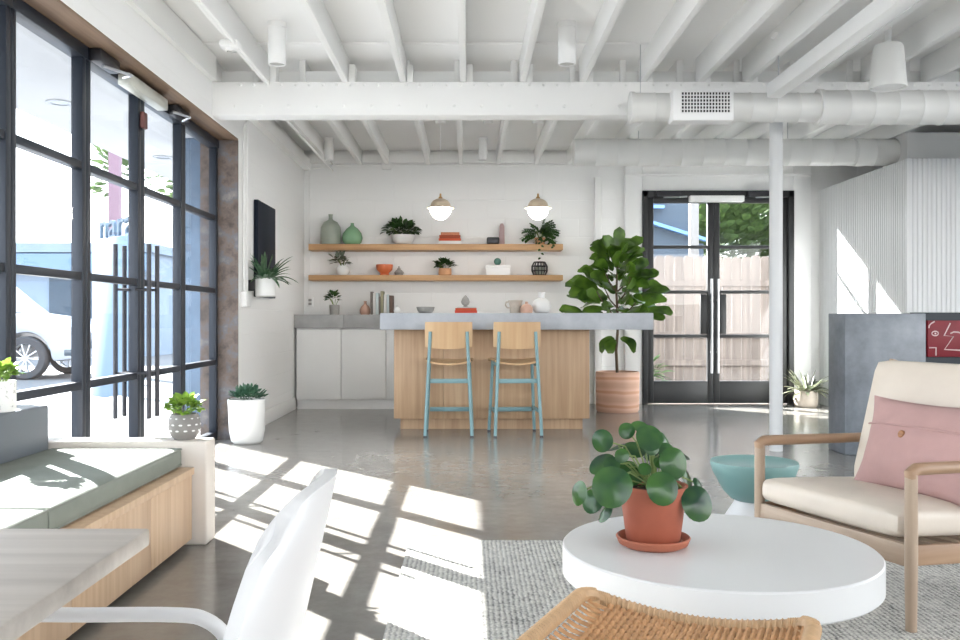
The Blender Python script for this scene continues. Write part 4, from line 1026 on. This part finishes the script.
for i in range(nr):
    x = -hw+.055+(rw-.07)*i/(nr-1); pts = []
    for j in range(33):
        y = -hd+.012+(rd-.024)*j/32; pts.append((x+.002*math.sin(j*PI), y, sad(x)-.004-.010*math.sin(PI*j/32)*.6+.0042*(1 if (j+i) % 2 else -1)))
    b.tube(pts, .0058, 6)
b.build('woven_strands', RATTAN, t)
b = MB()
for i in range(15):
    y = -hd+.03+(rd-.06)*i/14; b.tube([(-hw+.01+(rw-.02)*j/24, y, sad(-hw+.01+(rw-.02)*j/24)-.006-.006*math.sin(PI*i/14)) for j in range(25)], .004, 6)
b.build('seat_rod', RATTAN, t)
for sx2 in (1, -1):
    for sy2 in (1, -1):
        b = MB(); b.tube([(sx2*(hw-.03), sy2*(hd-.03), 0), (sx2*(hw-.02), sy2*(hd-.02), rz_-.02)], .013, 10); b.build('leg', RATTAN2, t)
b = MB()
b.tube([(s1*(hw-.028), s2*(hd-.028), .13) for s1, s2 in ((1, 1), (-1, 1), (-1, -1), (1, -1))], .009, 8, closed=True); b.build('stretcher', RATTAN2, t)

# ------------------------------------------------------------------ armchair
t = thing('lounge_armchair', 'oak framed lounge armchair with cream leather cushions on the rug', 'armchair', (1.203, 2.995, RZ), math.radians(-68.6))
hw = .339
for sg in (1, -1):
    x = sg*hw
    b = MB(); b.tube([(x, 0, 0), (x, 0, .24), (x, 0, .47)], [.0165, .0195, .0185], 14); b.build('leg', CHAIR_W, t)
    b = MB(); b.tube([(x, .60, 0), (x, .54, .24), (x, .51, .455)], [.0165, .0195, .018], 14); b.build('leg', CHAIR_W, t)
    b = MB(); b.tube([(x, 0, .452), (x, -.004, .470), (x, .018, .482), (x, .06, .482), (x, .56, .470)], [.018, .019, .019, .019, .018], 14); b.build('armrest', CHAIR_WY, t)
    b = MB(); b.bar((x, .01, .225), (x, .56, .195), .02, .062, bev=.005); b.build('side_rail', CHAIR_WY, t)
    b = MB(); b.bar((sg*.285, .44, .21), (sg*.285, .60, .775), .022, .034, bev=.005); b.build('back_upright', CHAIR_W, t)
b = MB(); b.bar((-hw, .0, .222), (hw, .0, .222), .022, .068, bev=.006); b.build('front_rail', CHAIR_WX, t)
b = MB(); b.bar((-hw, .55, .2), (hw, .55, .2), .022, .06, bev=.005); b.build('rear_rail', CHAIR_WX, t)
for z, y in ((.74, .592), (.55, .537), (.38, .49)):
    b = MB(); b.tube([(-.345 if z > .7 else -.285, y, z), (.345 if z > .7 else .285, y, z)], .014, 12); b.build('back_slat', CHAIR_WX, t)
b = MB()
for i in range(5): y = .08+.1*i; b.bar((-hw, y, .222-.054*y), (hw, y, .222-.054*y), .012, .04, (0, 1, 0))
b.build('seat_slat', CHAIR_WX, t)
MS = Matrix.Translation((0, .245, .296)) @ Matrix.Rotation(math.radians(-3.5), 4, 'X')
b = MB(); b.cushion(.615, .53, .098, .03, .012, M=MS); b.build('seat_cushion', LEATHER, t, ang=60)
tilt = math.atan2(.16, .565)
MBk = Matrix.Translation((0, .478, .545)) @ Matrix.Rotation(-tilt, 4, 'X') @ Matrix.Rotation(PI/2, 4, 'X')
b = MB(); b.cushion(.575, .46, .085, .028, .012, M=MBk); b.build('back_cushion', LEATHER, t, ang=60)
MP = Matrix.Translation((.095, .325, .492)) @ Matrix.Rotation(-math.radians(19), 4, 'X') @ Matrix.Rotation(PI/2, 4, 'X')
Mw = Matrix.Translation((1.203, 2.995, RZ)) @ Matrix.Rotation(math.radians(-68.6), 4, 'Z')
t2 = thing('throw_pillow', 'dusty pink pillow with a wooden button on the armchair', 'pillow', (1.203, 2.995, RZ), math.radians(-68.6))
b = MB(); b.pillow(.53, .34, .14, MP); b.build('cover', PINK, t2, ang=70)
def pz(u, v): return 0.07*(max(0, 1-u*u)*max(0, 1-v*v))**.55
b = MB(); b.tube([MP @ V((-.24+.48*i/24, .06, pz(-.96+1.92*i/24, .38)+.0005)) for i in range(25)], .0035, 6); b.build('flap_seam', PINK, t2)
b = MB(); b.lathe([(0, .012), (.010, .012), (.0135, .009), (.0135, 0), (0, 0)], n=20, M=MP @ Matrix.Translation((-.045, .03, .058))); b.build('button', wood('button_wood', srgb(128, 84, 52), srgb(170, 120, 80), 0, 4), t2)

# ------------------------------------------------------------------ side table
sy2 = 3.98; zt2 = WZ(461, sy2)
t = thing('side_table', 'teal and white hourglass side table beside the armchair', 'side table', (WX(754, sy2), sy2, 0))
b = MB(); r_ = .19
b.lathe([(0, zt2-.012), (r_-.03, zt2-.012), (r_-.012, zt2), (r_-.003, zt2), (r_, zt2-.012), (r_-.012, zt2-.05), (.135, zt2-.13), (.10, zt2-.165), (.085, zt2-.172), (0, zt2-.172)], n=56); b.build('bowl_top', TEALTOP, t, ang=50)
b = MB(); b.lathe([(.082, zt2-.172), (.09, zt2-.19), (.15, .03), (.158, .008), (.155, 0), (0, 0)], n=48); b.build('base', CHWH, t, ang=50)

# ------------------------------------------------------------------ outside: left
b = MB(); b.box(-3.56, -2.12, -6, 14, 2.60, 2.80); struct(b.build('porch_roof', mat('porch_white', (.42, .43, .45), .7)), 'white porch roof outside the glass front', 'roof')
for y, l in ((6.84, 'recessed round porch light nearer the camera'), (9.17, 'recessed round porch light farther along the porch')):
    t = thing('porch_light', l, 'recessed light', (-3.12, y, 2.59))
    b = MB(); b.lathe([(.07, .0), (.10, 0), (.10, .012), (.07, .012)], n=24); b.build('trim_ring', STEEL, t)
    b = MB(); b.lathe([(0, .004), (.072, .004), (.072, .01), (0, .01)], n=20); b.build('lens', LAMPG, t)
b = MB(); b.box(WX(108, 16), WX(118, 16), 16, 16.2, -.08, 3.95, .01); tag(b.build('street_post', REDB, origin=(WX(113, 16), 16.1, -.08)), 'pale brick red post behind the outdoor lettering', 'post')
b = MB(); b.box(-2.62, -2.25, 8.2, 8.6, -.02, 2.60, .01); tag(b.build('porch_pier', PIER, origin=(-2.45, 8.4, -.02)), 'blue grey pier outside past the glass front', 'pier')
# sign wall with letters
sa = V((-4.92, 11.8, 0)); sb_ = V((-4.17, 11.0, 0)); dv = (sb_-sa); ang = math.atan2(dv.y, dv.x)
t = thing('sign_wall', 'low pale sign wall outside with upright letters along its top', 'sign', (sa.x, sa.y, -.08), ang)
b = MB(); b.box(-.1, dv.length+.12, -.0, .12, 0, 2.06, .006); b.build('wall_slab', BLUEB, t)
cu = bpy.data.curves.new('sign_text', 'FONT'); cu.body = 'nara'; cu.extrude = .02; cu.size = .50
to = bpy.data.objects.new('sign_text_tmp', cu); C.objects.link(to); bpy.context.view_layer.update()
me = bpy.data.meshes.new_from_object(to); bpy.data.objects.remove(to)
wd = max(v.co.x for v in me.vertices); me.transform(Matrix.Translation((0, .06, 2.06)) @ Matrix.Diagonal((dv.length/wd, 1, 1, 1)) @ Matrix.Rotation(PI/2, 4, 'X'))
me.materials.clear(); me.materials.append(SIGNL); lo = bpy.data.objects.new('sign_lettering', me); C.objects.link(lo); lo.parent = t
b = MB(); b.box(-24, -8.5, 24, 30, -.08, 2.7); b.box(-24, -8.4, 23.8, 30, 2.7, 2.95)
t = thing('street_building', 'long pale blue building across the street', 'building', (-16, 24, -.08)); b.build('wall', PALEB, t, True)
for i in range(5):
    b = MB(); b.box(-22+i*2.7, -20.4+i*2.7, 23.93, 24, .7, 2.1); f = b.build('window', DKROOF, t, True)
b = MB(); b.box(-24, -8.4, 23.75, 23.8, 2.2, 2.66); b.build('fascia_band', BLUEB, t, True)
b = MB(); b.lathe([(0, 0), (.07, 0), (.07, .95), (.05, 1.0), (0, 1.0)], n=16); o = b.build('bollard', POSTW); o.location = (WX(102, 15), 15, -.08); tag(o, 'pale bollard beyond the glass door', 'bollard')
# car
t = thing('car', 'white car parked outside the near window', 'car', (-8.75, 15.8, -.08))
M = Matrix.Rotation(PI/2, 4, 'X')
b = MB(); prof = [(-2.15, .32), (-2.2, .65), (-2.1, .98), (-1.95, 1.05), (-1.55, 1.58), (-1.2, 1.68), (.0, 1.70), (.35, 1.62), (.95, 1.12), (1.85, 1.0), (2.12, .86), (2.2, .62), (2.17, .34), (1.85, .30)]
whl = [(1.36 + .43*math.cos(a), .36+.43*math.sin(a)) for a in [math.radians(x) for x in range(0, 181, 20)]]
wh2 = [(-1.36 + .43*math.cos(a), .36+.43*math.sin(a)) for a in [math.radians(x) for x in range(0, 181, 20)]]
b.prism(prof + [(1.79, .34)] + whl[1:-1] + [(.93, .3), (-.93, .3)] + wh2[1:-1] + [(-1.79, .34)], -.88, .88, M, .05); b.build('body', CARW, t)
for sg in (-1, 1):
    b = MB(); b.prism([(.62, 1.12), (.22, 1.52), (-.45, 1.58), (-.45, 1.12)], 0, .02, Matrix.Translation((0, sg*.872, 0)) @ M); b.prism([(-.52, 1.12), (-.52, 1.58), (-1.15, 1.56), (-1.55, 1.15)], 0, .02, Matrix.Translation((0, sg*.872, 0)) @ M)
    b.build('side_window', CARG, t)
b = MB(); b.grid(1, 1, lambda u, v: (1.0-.63*v, (u-.5)*1.5, 1.13+.48*v)); b.build('windscreen', CARG, t)
for wx_ in (1.36, -1.36):
    for sg in (-1, 1):
        MW = Matrix.Translation((wx_, sg*.80, .36)) @ Matrix.Rotation(sg*PI/2, 4, 'X') @ Matrix.Diagonal((1, 1, -1, 1))
        b = MB(); b.lathe([(.24, -.1), (.34, -.1), (.36, -.07), (.36, .07), (.34, .1), (.24, .1)], n=36, M=MW); wo = b.build('wheel', TYRE, t)
        b = MB(); b.lathe([(.235, .08), (.25, .095), (.25, -.09)], n=36, M=MW); b.lathe([(0, .06), (.05, .075), (.05, .02)], n=16, M=MW)
        for i in range(10):
            a = 2*PI*i/10; b.bar(MW @ V((.03*math.cos(a), .03*math.sin(a), .055)), MW @ V((.245*math.cos(a+.08), .245*math.sin(a+.08), .075)), .03, .02)
        b.build('rim', RIM, wo)
for sg in (-1, 1):
    b = MB(); b.box(1.75, 2.16, sg*.62-.2, sg*.62+.22 if sg < 0 else sg*.62+.262, .74, .90, .04) if sg > 0 else b.box(1.75, 2.16, -.882, -.45, .74, .90, .04); b.build('headlamp', LAMPG, t)
b = MB(); b.box(2.1, 2.21, -.45, .45, .5, .78, .02); b.build('front_grille', CARG, t)
b = MB(); b.box(2.0, 2.2, -.885, -.55, .38, .52, .03); b.box(2.0, 2.2, .55, .885, .38, .52, .03); b.build('fog_lamp', CARG, t)

# ------------------------------------------------------------------ outside: back
FYD = 13.2
t = thing('wood_fence', 'weathered cedar privacy fence beyond the back door', 'fence', (3.0, FYD, -.08))
b = MB(); x = -1.5; R = random.Random(3)
while x < 9:
    h = 1.86+R.uniform(-.015, .015); w_ = .136
    b.prism([(x, -.05), (x+w_, -.05), (x+w_, h-.03), (x+w_-.03, h), (x+.03, h), (x, h-.03)], FYD, FYD+.018, Matrix.Translation((0, 2*FYD+.018, 0)) @ Matrix.Rotation(PI/2, 4, 'X') if False else Matrix(((1, 0, 0, 0), (0, 0, 1, 0), (0, 1, 0, 0), (0, 0, 0, 1))))
    x += .142
b.build('board_panel', FENCE, t, True, ang=0)
for z in (.25, .66, 1.42):
    b = MB(); b.box(-1.5, 9, FYD-.04, FYD, z, z+.085); b.build('rail', FENCE, t, True)
for x in (.6, 3.05, 5.5):
    b = MB(); b.box(x, x+.09, FYD+.02, FYD+.11, -.08, 1.8); b.build('post', FENCE, t, True)
def tree(x, y, h, rx, rz, n, label, seed, L=.3):
    t = thing('garden_tree', label, 'tree', (x, y, -.08), group='trees beyond the fence')
    b = MB(); b.tube([(0, 0, 0), (.05, 0, h*.4), (0, .05, h*.75)], [.14, .1, .05], 8); b.build('trunk', BARK, t)
    b = MB(); bushy(0, h-rz*.6, rx, rz, n, L, L*.6, oval, .5, seed)(b); b.build('crown', L_TREE, t, flat=True)
tree(5.3, 19.6, 3.75, 2.5, 2.4, 3400, 'bushy green tree beyond the fence seen through the right back door leaf', 61)
tree(5.0, 25.5, 4.4, 2.8, 2.6, 2400, 'bushy green tree beyond the fence seen above the fig tree', 63)
tree(-12.2, 33.0, 7.5, 2.2, 2.2, 300, 'tree beyond the street seen through the glass doors', 64, .5)
t = thing('neighbour_house', 'grey blue shed with pale blue sloping trim beyond the fence', 'house', (3.0, 16.5, -.08))
hy = 16.4
def hp(x, r): return (WX(x, hy), hy, WZ(r, hy))
b = MB(); b.box(WX(610, hy), WX(705, hy), hy+.1, hy+.5, -.08, WZ(243, hy)); b.box(WX(610, hy), WX(691, hy), hy+.1, hy+.5, WZ(243, hy), WZ(200, hy)); b.build('wall', DKROOF, t, True)
b = MB(); b.bar(hp(640, 219), hp(706, 240), .06, .16, (0, 1, 0)); b.bar(hp(648, 218), hp(654, 195), .06, .12, (0, 1, 0)); b.bar(hp(630, 206), hp(664, 207), .06, .10, (0, 1, 0)); b.build('fascia', BLUET, t, True)
b = MB(); b.box(WX(690.5, 14.2), WX(699, 14.2), 14.2, 14.34, -.08, 3.4, .01); tag(b.build('white_post', POSTW, origin=(WX(695, 14.2), 14.27, -.08)), 'tall off white post beyond the fence', 'post')
b = MB(); bushy(0, .22, .45, .3, 120, .2, .07, oval, .8, 71)(b); o = b.build('shrub', L_TREE, flat=True); o.location = (2.35, 12.5, -.08); tag(o, 'low shrub at the foot of the fence', 'shrub')
